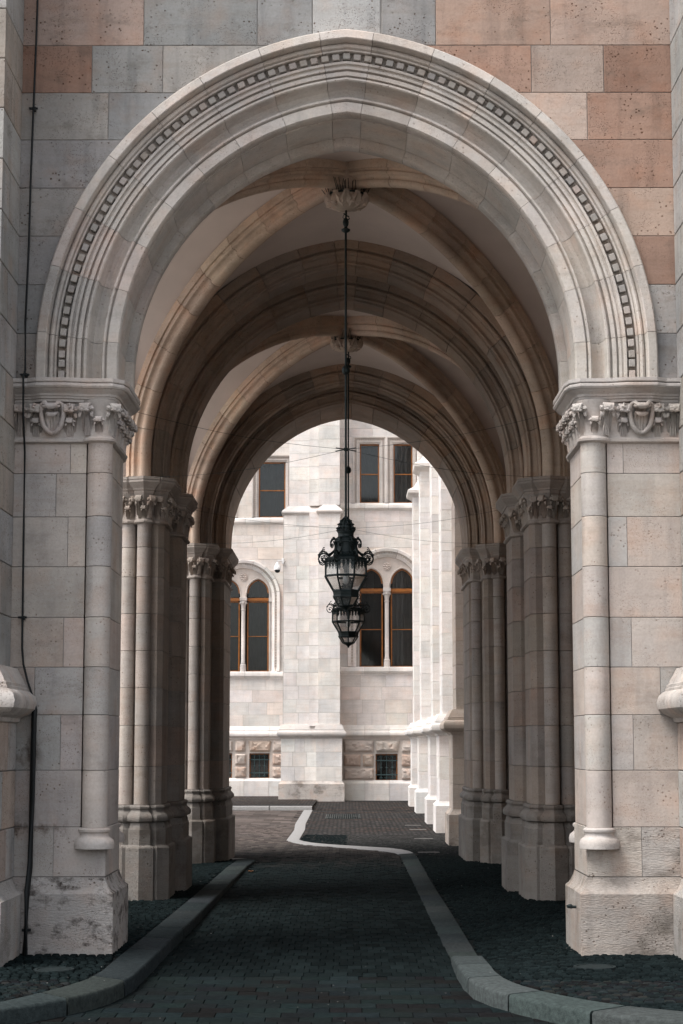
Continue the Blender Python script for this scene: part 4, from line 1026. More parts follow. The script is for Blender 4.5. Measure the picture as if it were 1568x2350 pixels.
def facade(y, x0, x1, c, win2, seedoff):
    hood = (c - HOODR, c + HOODR, 3.96, ZH + .001)
    for zs in (zrow, zrow2, zrow3):
        for a, b in zip(zs, zs[1:]):
            hs_ = [hood]
            if zs is zrow2 and a >= ZH - .01 and b <= ZH + HOODR + .02:
                # stones cut to the hood's curve
                for s_, xe in ((-1, x0), (1, x1)):
                    lim = s_ * (xe - c)
                    P = []
                    for i in range(7):
                        z = a + .005 + (b - a - .01) * i / 6; h = math.sqrt(max(0, (HOODR + .006) ** 2 - (z - ZH) ** 2)); P.append((h, z))
                    h0 = max(.75, 0)
                    if P[0][0] < lim - .1:
                        far = min(lim, P[0][0] + random.uniform(.5, .8))
                        if lim - far < .3: far = lim
                        q = [(c + s_ * far - s_ * .005, a + .005)] + [(c + s_ * h, z) for h, z in P if h > .0 or True] + [(c + s_ * far - s_ * .005, b - .005)]
                        if area(q) < 0: q = q[::-1]
                        mb = MB(); face_prism(mb, q, y, .12, .004); mb.build('stone', M['court'], court_b, pick(COURT_P, .035))
                        if far < lim - .01: row_stones(court_b, y, *(sorted((c + s_ * far, xe))), a, b, [], COURT_P)
                continue
            if zs is zrow3: hs_ = [(w0 - .001, w1 + .001, 9.0, 11.12) for w0, w1 in win2]
            row_stones(court_b, y, x0, x1, a, b, hs_, COURT_P)
    # everything behind
    mb = MB(); 
    mb.box(x0, x1, y + .008, y + .3, 7.66, 9.05); mb.box(x0, x1, y + .008, y + .3, 11.14, 16); mb.box(x0, x1, y + .008, y + .3, 1.75, 3.96)
    xs = sorted([x0] + [v for w_ in win2 for v in w_] + [x1])
    for a, b in zip(xs[::2], xs[1::2]):
        if b > a: mb.box(a, b, y + .008, y + .3, 9.05, 11.29)
    mb.box(x0, c - HOODR + .02, y + .008, y + .3, 3.96, 7.66); mb.box(c + HOODR - .02, x1, y + .008, y + .3, 3.96, 7.66)
    mb.box(c - HOODR, c - .9, y + .1, y + .3, 3.96, 7.66) ; mb.box(c + .9, c + HOODR, y + .1, y + .3, 3.96, 7.66)
    mb.box(x0, x1, y + 1.6, y + 1.7, -.2, 14)
    mb.build('mortar_bed', M['mortar_court'], court_b)
def lancet(x, hw=.36, zs_=6.56, e=.11):
    r = hw + e; return zs_ + math.sqrt(max(0, r * r - (abs(x) + e) ** 2))
def moulding(root, name, path, prof, mat='court', colr=(.61, .58, .56), side=-1):
    mb = MB(); sweep(mb, path, prof, side); return mb.build(name, M[mat], root, colr, smooth=R(35))
def box_part(root, name, mat, colr, *b, bev=.004):
    mb = MB(); mb.bevbox(*b, bev); return mb.build(name, M[mat], root, colr)
def twin_window(y, c):
    w_ = link('window', None, court_b); w_['label'] = 'twin arched window with hood, rosette and orange wooden frame'
    # hood and jambs
    pr = [(HOODR + .04, .10), (HOODR, .02), (HOODR, -.06), (1.205, -.075), (1.12, -.055), (1.112, -.02), (1.105, .03), (1.055, .03), (1.048, .0), (1.035, -.005), (1.02, .02), (1.0, .03), (.985, .06), (.96, .07), (.95, .10), (.945, .145), (.945, .3), (1.26, .3)]
    arch_pieces(w_, 'hood_stone', pr, [8, 30, 52, 73], lambda h, d, z: (c + h, y + d, z), M['court'], COURT, e=.002, zc=ZH, spring=3.97, rmid=1.1, gap=.005, per=4)
    mb = MB()
    for s_ in (-1, 1):
        for k in range(26): z = 4.12 + k * .088; mb.box(*(sorted((c + s_ * 1.06, c + s_ * 1.10))), y - .02, y + .04, z, z + .045)
        for k in range(21):
            a = .03 + k * .0735; h, z = 1.08 * math.cos(a), ZH + 1.08 * math.sin(a); mb.box(c + s_ * h - .02, c + s_ * h + .02, y - .02, y + .04, z - .02, z + .02)
    d_ = mb.build('dentils', M['court'], w_, (.58, .53, .49)); d_['kind'] = 'stuff'
    # tympanum with two lancet openings
    mb = MB(); xs = sorted(set([round(-.95 + 1.9 * i / 76, 4) for i in range(77)] + [-.84, -.8399, -.12, -.1201, .12, .1201, .84, .8399]))
    top = lambda x: ZH + math.sqrt(max(0, .955 ** 2 - x * x))
    def bot(x):
        if .12 <= abs(x) <= .84: return lancet(abs(x) - .48)
        return 6.41 if abs(x) < .12 else 3.97
    f = [(c + x, y + .14, bot(x)) for x in xs]; t = [(c + x, y + .14, top(x)) for x in xs]; b_ = [(c + x, y + .30, bot(x)) for x in xs]
    mb.loft([t, f, b_], close=False, cap=False); mb.build('tympanum', M['court'], w_, (.62, .56, .52), smooth=R(30))
    for s_ in (-1, 1):       # roll round each lancet
        pts = []
        for i in range(33):
            xx = -.39 + .78 * i / 32; r = .36 + .03 + .11; pts.append((c + s_ * .48 + xx, y + .135, 6.56 + math.sqrt(max(0, r * r - (abs(xx) + .11) ** 2))))
        mb = MB(); mb.tube([(pts[0][0], y + .135, 6.41)] + pts + [(pts[-1][0], y + .135, 6.41)], .016, 6); mb.build('lancet_roll', M['court'], w_, (.62, .58, .55), smooth=R(60))
        # impost block at the jamb
        box_part(w_, 'impost', 'court', (.6, .57, .55), *(sorted((c + s_ * .84, c + s_ * .955))), y + .07, y + .3, 6.26, 6.40)
        for k, (a, b) in enumerate(((.875, .05), (.92, .04))): mb = MB(); mb.tube([(c + s_ * a, y + .13, 3.97), (c + s_ * a, y + .13, 6.26)], .016, 6); mb.build('jamb_roll', M['court'], w_, (.6, .57, .55), smooth=R(60))
    mb = MB(); mb.lathe([(.10, 3.97), (.10, 4.12), (.085, 4.13), (.098, 4.16), (.09, 4.20), (.07, 4.22), (.078, 4.25), (.066, 4.27), (.066, 5.98), (.08, 5.99), (.08, 6.01), (.066, 6.02), (.075, 6.12), (.10, 6.2), (.12, 6.26), (.11, 6.27), (.11, 6.30)], (c, y + .14), 16)
    mb.bevbox(c - .12, c + .12, y + .02, y + .26, 6.30, 6.41, .008)
    for k in range(8): bm_join(mb, knob_mesh('k', .03, k), (c + .1 * math.cos(k * .785), y + .14 + .1 * math.sin(k * .785), 6.22))
    mb.build('colonnette', M['court'], w_, (.62, .585, .565), smooth=R(40))
    mb = MB(); mb.loft([[(c + .135 * math.cos(a * .3927) , y + d, 7.09 + .135 * math.sin(a * .3927)) for a in range(16)] for d in (.14, .115)])
    for k in range(8): bm_join(mb, knob_mesh('k', .032, k), (c + .082 * math.cos(k * .785), y + .115, 7.09 + .082 * math.sin(k * .785)))
    bm_join(mb, knob_mesh('k', .035, 9), (c, y + .11, 7.09)); mb.build('rosette', M['court'], w_, (.60, .53, .49), smooth=R(50))
    for s_ in (-1, 1):
        a, b = sorted((c + s_ * .12, c + s_ * .84)); yy = y + .24
        fr = link('wooden_frame', None, w_)
        for q in ((a, a + .045, 3.97, 6.30), (b - .045, b, 3.97, 6.30), (a, b, 3.97, 4.00), (a, b, 6.25, 6.40), (a + .045, b - .045, 5.115, 5.14)):
            box_part(fr, 'frame_bar', 'wood', None, q[0], q[1], yy, yy + .06, q[2], q[3])
        box_part(fr, 'frame_bar', 'wood', None, a - .01, b + .01, yy - .04, yy + .05, 6.30, 6.345)
        mid = (a + b) / 2; rings = []
        for i in range(25):
            xx = -.36 + .72 * i / 24; zo = lancet(xx); k = .045
            xi = xx * (1 - k / .36); zi = 6.42 + (zo - 6.42) * (1 - k / .55) if zo > 6.42 else 6.42
            rings.append([(mid + xx, yy, zo), (mid + xi, yy, zi), (mid + xi, yy + .06, zi), (mid + xx, yy + .06, zo)])
        mb = MB(); mb.loft(rings); mb.build('arched_bar', M['wood'], fr)
        mb = MB()
        for z0_, z1_ in ((4.02, 5.11), (5.145, 6.24)): mb.box(a + .05, b - .05, yy + .03, yy + .038, z0_, z1_)
        mb.build('pane', M['pane'], w_)
        pp = [(mid + (-.33 + .66 * i / 20), 6.42) for i in range(21)]
        mb = MB(); tp = [(x, yy + .03, max(6.42, lancet(x - mid) - .02)) for x, _ in pp]; bt = [(x, yy + .03, 6.42) for x, _ in pp]
        mb.loft([tp, bt, [(x, yy + .038, z) for x, _, z in bt], [(x, yy + .038, z) for x, _, z in tp]], close=False, cap=False); mb.build('pane', M['pane'], w_)
        curtain(w_, a, b, yy + .16, 4.0, 6.9)
    mb = MB(); mb.box(c - 1, c + 1, y + .75, y + .8, 3.9, 7.6); mb.box(c - 1, c - .95, y + .3, y + .8, 3.9, 7.6); mb.box(c + .95, c + 1, y + .3, y + .8, 3.9, 7.6); mb.box(c - 1, c + 1, y + .3, y + .8, 3.9, 3.95); mb.build('dark_room', M['dark'], w_)
def curtain(root, a, b, y, z0, z1):
    mb = MB(); n = 40; lo = []; hi = []; ph = random.random() * 6
    x0_, x1_ = a + .03 + .16 * random.random(), b - .03 - .34 * random.random()
    for i in range(n + 1):
        x = x0_ + (x1_ - x0_) * i / n; d = .03 * math.sin(i * .9 + ph) + .015 * math.sin(i * 2.3)
        lo.append((x + .03 * math.sin(i * .5 + ph), y + d * 1.5, z0)); hi.append((x, y + d, z1))
    mb.loft([lo, hi, [(p[0], p[1] + .004, p[2]) for p in hi], [(p[0], p[1] + .004, p[2]) for p in lo]], close=False, cap=False)
    mb.build('curtain', M['curtain'], root, smooth=R(60))
def square_window(y, a, b, z0, z1, lab):
    w_ = link('window', None, court_b); w_['label'] = lab
    yy = y + .14
    pth = [(a, z0), (a, z1), (b, z1), (b, z0)]
    def ring(o0, d0, o1, d1):
        q = [(a - o0, z0, d0), (a - o0, z1 + o0, d0), (b + o0, z1 + o0, d0), (b + o0, z0, d0)]; r = [(a - o1, z0, d1), (a - o1, z1 + o1, d1), (b + o1, z1 + o1, d1), (b + o1, z0, d1)]
        return [(x, y + d, z) for x, z, d in q], [(x, y + d, z) for x, z, d in r]
    mb = MB()
    rr = []
    for o, d in ((.0, .2), (.0, .06), (.02, .04), (.05, .04), (.055, .01), (.10, .0), (.105, .04), (.15, .04), (.155, .0), (.17, -.03), (.20, -.045), (.22, -.04), (.22, .1)):
        rr.append([(a - o, y + d, z0), (a - o, y + d, z1 + o), (b + o, y + d, z1 + o), (b + o, y + d, z0)])
    mb.loft(rr, close=False, cap=False); mb.build('architrave', M['court'], w_, (.61, .575, .55), smooth=R(30))
    mb = MB(); k = z0 + .06
    while k < z1 + .1: mb.box(a - .147, a - .108, y - .002, y + .045, k, k + .035); mb.box(b + .108, b + .147, y - .002, y + .045, k, k + .035); k += .07
    k = a - .1
    while k < b + .1: mb.box(k, k + .035, y - .002, y + .045, z1 + .108, z1 + .147); k += .07
    d_ = mb.build('dentils', M['court'], w_, (.58, .52, .48)); d_['kind'] = 'stuff'
    fr = link('wooden_frame', None, w_)
    for q in ((a, a + .04, z0, z1), (b - .04, b, z0, z1), (a + .04, b - .04, z0, z0 + .045), (a + .04, b - .04, z1 - .045, z1), (a + .04, b - .04, z0 + .9, z0 + .935)): box_part(fr, 'frame_bar', 'wood', None, q[0], q[1], yy, yy + .05, q[2], q[3])
    mb = MB(); mb.box(a + .04, b - .04, yy + .025, yy + .033, z0 + .045, z0 + .9); mb.box(a + .04, b - .04, yy + .025, yy + .033, z0 + .935, z1 - .045); mb.build('pane', M['pane'], w_)
    curtain(w_, a, b, yy + .14, z0, z1)
    mb = MB(); mb.box(a - .2, b + .2, y + .6, y + .65, z0 - .1, z1 + .2); mb.box(a - .1, a - .05, y + .22, y + .6, z0 - .1, z1 + .2); mb.box(b + .05, b + .1, y + .22, y + .6, z0 - .1, z1 + .2); mb.build('dark_room', M['dark'], w_)
W2R = [(.41, 1.02), (1.46, 2.06)]; W2L = [(-2.92, -2.03), (-4.75, -3.86)]
facade(YR, -.3, 4.3, cR, [(a - .215, b + .215) for a, b in W2R], 0)
facade(YL, -6.6, -1.72, cL, [(a - .215, b + .215) for a, b in W2L], 1)
twin_window(YR, cR); twin_window(YL, cL)
for (a, b), lab in zip(W2R, ('upper floor window right of the lantern rod with dark glass', 'upper floor window at the right end, partly behind the vault arch')): square_window(YR, a, b, 9.05, 10.92, lab)
for (a, b), lab in zip(W2L, ('upper floor window left of the central buttress', 'upper floor window hidden at the left behind the far arch')): square_window(YL, a, b, 9.05, 10.92, lab)
SILL = [(-.02, 3.70), (.015, 3.71), (.02, 3.745), (.06, 3.77), (.07, 3.80), (.10, 3.82), (.10, 3.90), (.085, 3.945), (.0, 3.965), (-.12, 3.97)]
SILL2 = [(-.02, 8.80), (.02, 8.82), (.05, 8.86), (.09, 8.88), (.10, 8.93), (.08, 8.99), (.02, 9.03), (-.02, 9.055)]
for y, a, b in ((YR, -.2, 4.3), (YL, -6.6, -1.72)):
    for i in range(6):
        x0_, x1_ = a + (b - a) * i / 6 + .004, a + (b - a) * (i + 1) / 6 - .004
        moulding(court_b, 'sill_course', [(x0_, y), (x1_, y)], SILL, colr=pick(COURT, .03)); moulding(court_b, 'sill_course', [(x0_, y), (x1_, y)], SILL2, colr=pick(COURT, .03))
        moulding(court_b, 'ledge_course', [(x0_, y), (x1_, y)], LEDGE, colr=pick(COURT, .03))
        moulding(court_b, 'base_course', [(x0_, y), (x1_, y)], [(.10, -.4), (.10, .41), (.085, .425), (.05, .47), (.02, .50), (-.2, .505)], colr=pick(COURT, .04))
# rough basement blocks and barred windows
def rough(root, x0, x1, z0, z1, y, colr, taper=0):
    nx, nz = max(5, int((x1 - x0) / .05)), 7; rng = random.Random(int(x0 * 991 + z0 * 77)); vs = []; fs = []
    hsh = [[rng.random() for _ in range(nx + 1)] for _ in range(nz + 1)]
    for j in range(nz + 1):
        for i in range(nx + 1):
            u, v = i / nx, j / nz; x = x0 + (x1 - x0) * u; z = z0 + (z1 - z0) * v
            x += taper * (u - .5) * 2 * (v - .5)
            ed = min(1, min(u, 1 - u) * nx / 1.2, min(v, 1 - v) * nz / 1.2)
            vs.append((x + (hsh[j][i] - .5) * .02 * ed, y - .02 - .045 * ed - .04 * ed * hsh[j][i], z + (hsh[j][i] - .5) * .015 * ed))
    for j in range(nz):
        for i in range(nx): fs.append((j * (nx + 1) + i, j * (nx + 1) + i + 1, (j + 1) * (nx + 1) + i + 1, (j + 1) * (nx + 1) + i))
    mb = MB(); mb.add(vs, fs)
    t = taper
    mb.loft([[(x0 + t / 2 * 1, y - .02, z0), (x1 - t / 2, y - .02, z0), (x1 + t / 2, y - .02, z1), (x0 - t / 2, y - .02, z1)], [(x0 + t / 2, y + .1, z0), (x1 - t / 2, y + .1, z0), (x1 + t / 2, y + .1, z1), (x0 - t / 2, y + .1, z1)]], cap=False)
    return mb.build('rough_block', M['rustic'], root, colr, smooth=R(25))
RP = [(.56, .47, .41), (.60, .53, .48), (.53, .43, .37), (.60, .55, .51), (.57, .50, .45)]
zb = [(.53, .87), (.93, 1.29), (1.36, 1.71)]
BR = {0: [(-.1, .83), (1.67, 2.1), (2.16, 3.2), (3.26, 4.2)], 1: [(-.1, .43), (.48, .83), (1.67, 2.1), (2.16, 2.7), (2.76, 3.6), (3.66, 4.2)], 2: [(-.1, .83), (1.67, 2.1), (2.16, 3.2), (3.26, 4.2)]}
BL = {0: [(-3.65, -3.27), (-2.43, -1.9), (-6.5, -5.7), (-5.64, -4.9)], 1: [(-3.65, -3.27), (-2.43, -1.9), (-6.5, -5.9), (-5.84, -4.9)], 2: [(-3.65, -3.30), (-2.43, -1.9), (-6.5, -5.7), (-5.64, -4.9), (-4.75, -3.72)]}
for y, Bk in ((YR, BR), (YL, BL)):
    for k, spans in Bk.items():
        for a, b in spans: rough(court_b, a + .01, b - .01, *zb[k], y, pick(RP))
rough(court_b, .88, 1.59, *zb[2], YR, pick(RP), .05); rough(court_b, -3.19, -2.49, *zb[2], YL, (.55, .45, .38), .05)
for y, x0_, x1_, ws in ((YR, -.3, 4.3, [(.88, 1.56)]), (YL, -6.6, -1.72, [(-4.55, -3.74), (-3.18, -2.52)])):
    xs = [x0_] + [v for w_ in ws for v in w_] + [x1_]; mb = MB()
    for a, b in zip(xs[::2], xs[1::2]): mb.box(a, b, y, y + .3, .47, 1.305)
    mb.box(x0_, x1_, y, y + .3, 1.305, 1.8); mb.box(x0_, x1_, y, y + .3, -.2, .47); o = mb.build('basement_wall', M['court'], court_b, (.58, .53, .49)); o['kind'] = 'structure'

for y, ws in ((YR, [(.88, 1.56)]), (YL, [(-4.55, -3.74), (-3.18, -2.52)])):
    for a, b in ws:
        w_ = link('basement_window', None, court_b); n_ = 3
        fr = link('wooden_frame', None, w_)
        for q in ((a, a + .04, .48, 1.3), (b - .04, b, .48, 1.3), (a + .04, b - .04, .48, .52), (a + .04, b - .04, 1.26, 1.3)): box_part(fr, 'frame_bar', 'wood', None, q[0], q[1], y + .17, y + .21, q[2], q[3])
        mb = MB(); mb.box(a + .04, b - .04, y + .19, y + .197, .52, 1.26); mb.build('pane', M['pane'], w_)
        mb = MB(); mb.box(a - .1, b + .1, y + .45, y + .5, .4, 1.4); mb.build('dark_room', M['dark'], w_)
        gr = link('iron_grille', None, w_)
        for z in (.67, 1.10): box_part(gr, 'bar', 'grille', None, a, b, y + .06, y + .075, z - .016, z + .016)
        for k in range(n_):
            x = a + (b - a) * (k + 1) / (n_ + 1)
            mb = MB(); mb.tube([(x, y + .067, .49), (x, y + .067, 1.29)], .011, 6)
            for s_ in (-1, 1):
                mb.tube([(x, y + .06, .86), (x + s_ * .02, y + .055, .89), (x + s_ * .045, y + .05, .90)], .007, 5)
                mb.tube([(x, y + .06, .62), (x + s_ * .04, y + .055, .56), (x + s_ * .06, y + .055, .575), (x + s_ * .045, y + .055, .60)], .007, 5)
                mb.tube([(x, y + .06, 1.18), (x + s_ * .03, y + .055, 1.24), (x + s_ * .06, y + .055, 1.22), (x + s_ * .05, y + .055, 1.19)], .007, 5)
            mb.lathe([(.011, .88), (.022, .90), (.011, .92)], (x, y + .067), 8); mb.build('bar', M['grille'], gr)

# central buttress of the court ---------------------------------------
cbt = empty('court_buttress', 'broad stepped buttress standing between the arched windows in the middle of the court', 'buttress')
zz = [.50, .92, 1.36, 1.79]
def blocks(root, parts, zs, pal, mat='court', g=.0025):
    for i, (a, b) in enumerate(zip(zs, zs[1:])):
        for (x0_, x1_, y0_, y1_, nmax) in parts:
            L = x1_ - x0_; n = nmax; cuts = [x0_ + L * (k + (.18 if (i + k) % 2 and 0 < k < n else 0)) / n for k in range(n)] + [x1_]
            for c0, c1 in zip(cuts, cuts[1:]):
                mb = MB(); mb.bevbox(c0 + g, c1 - g, y0_, y1_, a + g, b - g, .004); mb.build('stone', M[mat], root, pick(pal, .035))
blocks(cbt, [(-2.0, -.93, 57.95, 58.4, 3), (-.93, -.14, 57.6, 58.2, 1)], zz, COURT)
zu = [2.14] + [2.14 + .4075 * k for k in range(1, 17)]
zu[-1] = 8.66
blocks(cbt, [(-1.93, -1.15, 58.0, 58.5, 2), (-1.15, -.86, 57.85, 58.5, 1), (-.86, -.2, 57.66, 58.5, 1)], zu, COURT)
zt = [8.9 + .41 * k for k in range(16)]
blocks(cbt, [(-1.78, -1.15, 58.15, 58.6, 1), (-1.15, -.86, 58.0, 58.6, 1), (-.86, -.21, 57.8, 58.6, 1)], zt, COURT)
mb = MB(); mb.box(-1.95, -.2, 58.02, 62.5, -.3, 8.65); mb.box(-.84, -.22, 57.68, 58.3, 1.9, 8.65); mb.box(-.91, -.16, 57.62, 58.3, -.3, 1.9); mb.box(-1.74, -.23, 58.17, 62.5, 8.6, 15.4); mb.box(-.84, -.23, 57.82, 58.3, 8.6, 15.4); mb.build('core', M['mortar_court'], cbt)
pth = [(-2.0, 59.5), (-2.0, 57.95), (-.93, 57.95), (-.93, 57.6), (-.14, 57.6), (-.14, 58.49)]
moulding(cbt, 'ledge', pth, [(o * .8, z) for o, z in LEDGE])
moulding(cbt, 'plinth', pth, [(.07, -.3), (.07, .41), (.055, .425), (.03, .45), (.01, .48), (0, .505)], mat='plinth', colr=(.56, .52, .49))
moulding(cbt, 'weathering', [(-1.93, 59), (-1.93, 58.0), (-.86, 58.0), (-.86, 57.66), (-.2, 57.66), (-.2, 58.5)], [(0, 8.60), (.02, 8.62), (.05, 8.66), (.075, 8.675), (.075, 8.71), (.02, 8.78), (-.08, 8.86), (-.14, 8.91)])

# court side wall with its row of five buttresses ----------------------
sw = empty('court_side_wall', 'right side wall of the court behind the receding row of buttresses', 'wall')
mb = MB(); mb.box(2.9, 3.4, 29.8, 58.5, -.3, 15); mb.build('wall_face', M['court'], sw, (.58, .55, .53))
moulding(sw, 'ledge', [(2.9, 58.4), (2.9, 29.8)], LEDGE, side=-1)
lab5 = ['nearest court buttress, brownish front face beside the right far pier', 'second court buttress from the right far pier', 'third, middle one of the row of five court buttresses', 'fourth court buttress in the row with a sloped offset beside the upper window', 'farthest court buttress of the row, touching the arched window']
for k, y0 in enumerate((32.5, 37.2, 41.3, 47.7, 52.8)):
    b_ = empty('court_buttress', lab5[k], 'buttress', group='row of buttresses along the right side of the court')
    pal = COURT if k else [(.50, .43, .38), (.52, .46, .41), (.48, .42, .375)]
    blocks(b_, [(1.80, 2.9, y0 + .07, y0 + 1.2, 1)], [.50, .92, 1.36, 1.79], pal); blocks(b_, [(1.87, 2.9, y0 + .14, y0 + 1.13, 1)], zu[:-1] + [8.62], pal)
    blocks(b_, [(2.02, 2.9, y0 + .24, y0 + 1.03, 1)], [8.98 + .42 * q for q in range(12)], pal)
    pth = [(3.0, y0 + 1.2), (1.80, y0 + 1.2), (1.80, y0 + .07), (3.0, y0 + .07)]
    moulding(b_, 'ledge', pth, LEDGE, side=-1, colr=pick(pal)); moulding(b_, 'plinth', pth, [(.07, -.3), (.07, .41), (.055, .425), (.03, .45), (.01, .48), (0, .505)], side=-1, mat='plinth' if not k else 'court', colr=pick(pal))
    pth = [(3.0, y0 + 1.13), (1.87, y0 + 1.13), (1.87, y0 + .14), (3.0, y0 + .14)]
    moulding(b_, 'weathering', pth, [(0, 8.50), (.02, 8.53), (.06, 8.56), (.13, 8.60), (.15, 8.62), (.15, 8.70), (.05, 8.76), (-.02, 8.80), (-.10, 8.93), (-.15, 9.02)], side=-1, colr=pick(pal))
    mb = MB(); mb.box(1.885, 2.95, y0 + .16, y0 + 1.1, -.2, 8.7); mb.box(2.04, 2.95, y0 + .26, y0 + 1.0, 8.6, 13.5); mb.build('core', M['mortar_court'], b_)
for k, (x, y, lab) in enumerate(((1.3, 30.5, 'pale drain slab in the cobbles nearest the right far pier'), (1.40, 34.9, 'pale drain slab beside the nearest court buttress'), (1.43, 38.6, 'pale drain slab beside the second court buttress'), (1.40, 40.6, 'small pale drain slab beside the middle court buttress'))):
    mb = MB(); mb.bevbox(x - .17, x + .17, y - .07, y + .07, -.14, -.098, .004); o = mb.build('drain_slab', M['slab'], None, smooth=None); o['label'] = lab; o['category'] = 'drain cover'; o['group'] = 'drain slabs in the court cobbles'

# dome camera on the buttress ------------------------------------------
dc = empty('security_camera', 'white dome security camera on a bracket left of the central court buttress', 'camera')
mb = MB(); mb.lathe([(.02, 7.12), (.05, 7.10), (.06, 7.05), (.10, 6.99), (.11, 6.93), (.10, 6.89)], (-2.12, 57.75), 20); mb.build('housing', M['white'], dc, smooth=R(40))
mb = MB(); mb.lathe([(.085, 6.89), (.08, 6.85), (.055, 6.815), (.01, 6.80)], (-2.12, 57.75), 20); mb.build('dome', M['black'], dc, smooth=R(60))
mb = MB(); mb.tube([(-2.12, 57.75, 7.10), (-2.12, 57.75, 7.16), (-2.07, 57.85, 7.19), (-1.90, 58.02, 7.19)], .022, 8); mb.bevbox(-1.99, -1.93, 57.9, 58.1, 7.10, 7.27, .005); mb.build('bracket', M['white'], dc, smooth=R(40))

# ---------------------------------------------------------------- lanterns
K = .000603; RZ0 = 3.775
def zL(y): return RZ0 - K * (y - 175)
OCT = math.pi / 8
def lantern(x, y, rot, label, anchors):
    t = empty('hanging_lantern', label, 'lantern', (x, y, 0), group='iron lanterns hanging in the passage')
    def lat(name, prof, n=24, r_=0, mat='iron', sm=R(40)):
        mb = MB(); mb.lathe([(a * K, zL(b)) for a, b in prof], (0, 0), n, r_); return mb.build(name, M[mat], t, smooth=sm)
    lat('neck_ring', [(20, 150), (30, 170), (50, 178), (52, 190), (40, 200)])
    lat('crown_bowl', [(40, 195), (55, 210), (80, 250), (98, 300), (104, 350), (100, 395), (100, 400)])
    mb = MB()
    for k in range(10):
        a = k * .6283; ca, sa = math.cos(a), math.sin(a)
        mb.tube([(r * K * ca, r * K * sa, zL(yy)) for r, yy in ((48, 195), (78, 225), (108, 280), (122, 340), (125, 395))], .0055, 5)
        for r, yy, q in ((82, 228, .010), (112, 285, .012), (128, 345, .014), (132, 385, .012)): bm_join(mb, knob_mesh('k', q, k), (r * K * ca, r * K * sa, zL(yy)))
        mb.tube([(128 * K * ca, 128 * K * sa, zL(365)), (146 * K * ca, 146 * K * sa, zL(360)), (150 * K * ca, 150 * K * sa, zL(335))], .0045, 4)
    mb.build('openwork_crown', M['iron'], t, smooth=R(60))
    lat('roof', [(110, 395), (138, 402), (140, 412), (128, 425), (124, 450), (126, 475), (140, 498), (165, 510), (192, 520), (194, 535), (182, 545), (186, 560), (184, 572), (170, 580), (168, 600), (166, 650), (172, 700), (182, 722), (184, 738), (176, 745), (182, 765), (205, 790), (215, 800), (205, 822), (240, 832)])
    mb = MB(); mb.lathe([(225 * K / math.cos(OCT) * .9, zL(800)), (300 * K, zL(822)), (350 * K, zL(835)), (356 * K, zL(850)), (350 * K, zL(870)), (330 * K, zL(872)), (325 * K, zL(840))], (0, 0), 8, rot + OCT); mb.build('rim', M['iron'], t)
    def ringpt(Rr, k, yy): a = rot + OCT + k * math.pi / 4; return Vector((Rr * K * math.cos(a), Rr * K * math.sin(a), zL(yy)))
    def ringbar(name, Rr, yy, rad):
        mb = MB()
        for k in range(8): mb.tube([ringpt(Rr, k, yy), ringpt(Rr, k + 1, yy)], rad, 6)
        mb.build(name, M['iron'], t)
    ringbar('glazing_ring', 353, 1125, .010); ringbar('glazing_ring', 347, 1112, .006)
    mb = MB(); mb.lathe([(200 * K, zL(1335)), (228 * K, zL(1345)), (232 * K, zL(1360)), (222 * K, zL(1372)), (214 * K, zL(1425)), (224 * K, zL(1440)), (224 * K, zL(1455)), (205 * K, zL(1462)), (200 * K, zL(1400))], (0, 0), 8, rot + OCT); mb.build('lower_band', M['iron'], t)
    mb = MB(); mb.lathe([(125 * K, zL(1572)), (135 * K, zL(1580)), (130 * K, zL(1598)), (70 * K, zL(1625)), (35 * K, zL(1650)), (22 * K, zL(1660)), (26 * K, zL(1672)), (10 * K, zL(1690))], (0, 0), 8, rot + OCT); mb.build('bottom_cap', M['iron'], t)
    for k in range(8):
        for (r0, y0_), (r1, y1_), rad in (((350, 860), (350, 1125), .0095), ((353, 1125), (216, 1350), .0095), ((210, 1455), (125, 1585), .0075)):
            mb = MB(); mb.tube([ringpt(r0, k, y0_), ringpt(r1, k, y1_)], rad, 6); mb.build('glazing_bar', M['iron'], t)
        for (r0, y0_), (r1, y1_) in (((345, 870), (345, 1120)), ((345, 1130), (212, 1345)), ((205, 1460), (125, 1578))):
            a, b, c, d = ringpt(r0, k, y0_), ringpt(r0, k + 1, y0_), ringpt(r1, k + 1, y1_), ringpt(r1, k, y1_)
            n_ = (b - a).cross(d - a).normalized() * .002
            mb = MB(); mb.loft([[a + n_, b + n_, c + n_, d + n_], [a - n_, b - n_, c - n_, d - n_]]); mb.build('glass_pane', M['lamp_glass'], t)
    mb = MB()
    for k in range(8):
        for q in range(4):
            f0, f1 = (q + .12) / 4, (q + .88) / 4; a, b = ringpt(357, k, 868), ringpt(357, k + 1, 868)
            p0, p1, m = a.lerp(b, f0), a.lerp(b, f1), a.lerp(b, (f0 + f1) / 2); dz1, dz2 = Vector((0, 0, .040)), Vector((0, 0, .068)); out = Vector((m.x, m.y, 0)).normalized() * .004
            w0, w1 = a.lerp(b, f0 + .03), a.lerp(b, f1 - .03)
            pl = [p0, p1, w1 - dz1 * .45, p1 - dz1, m - dz2, p0 - dz1, w0 - dz1 * .45]
            mb.loft([[p + out for p in pl], pl])
            bm_join(mb, knob_mesh('k', .011, q), tuple(m + out * 2 - Vector((0, 0, .012))))
    v_ = mb.build('valance', M['iron'], t)
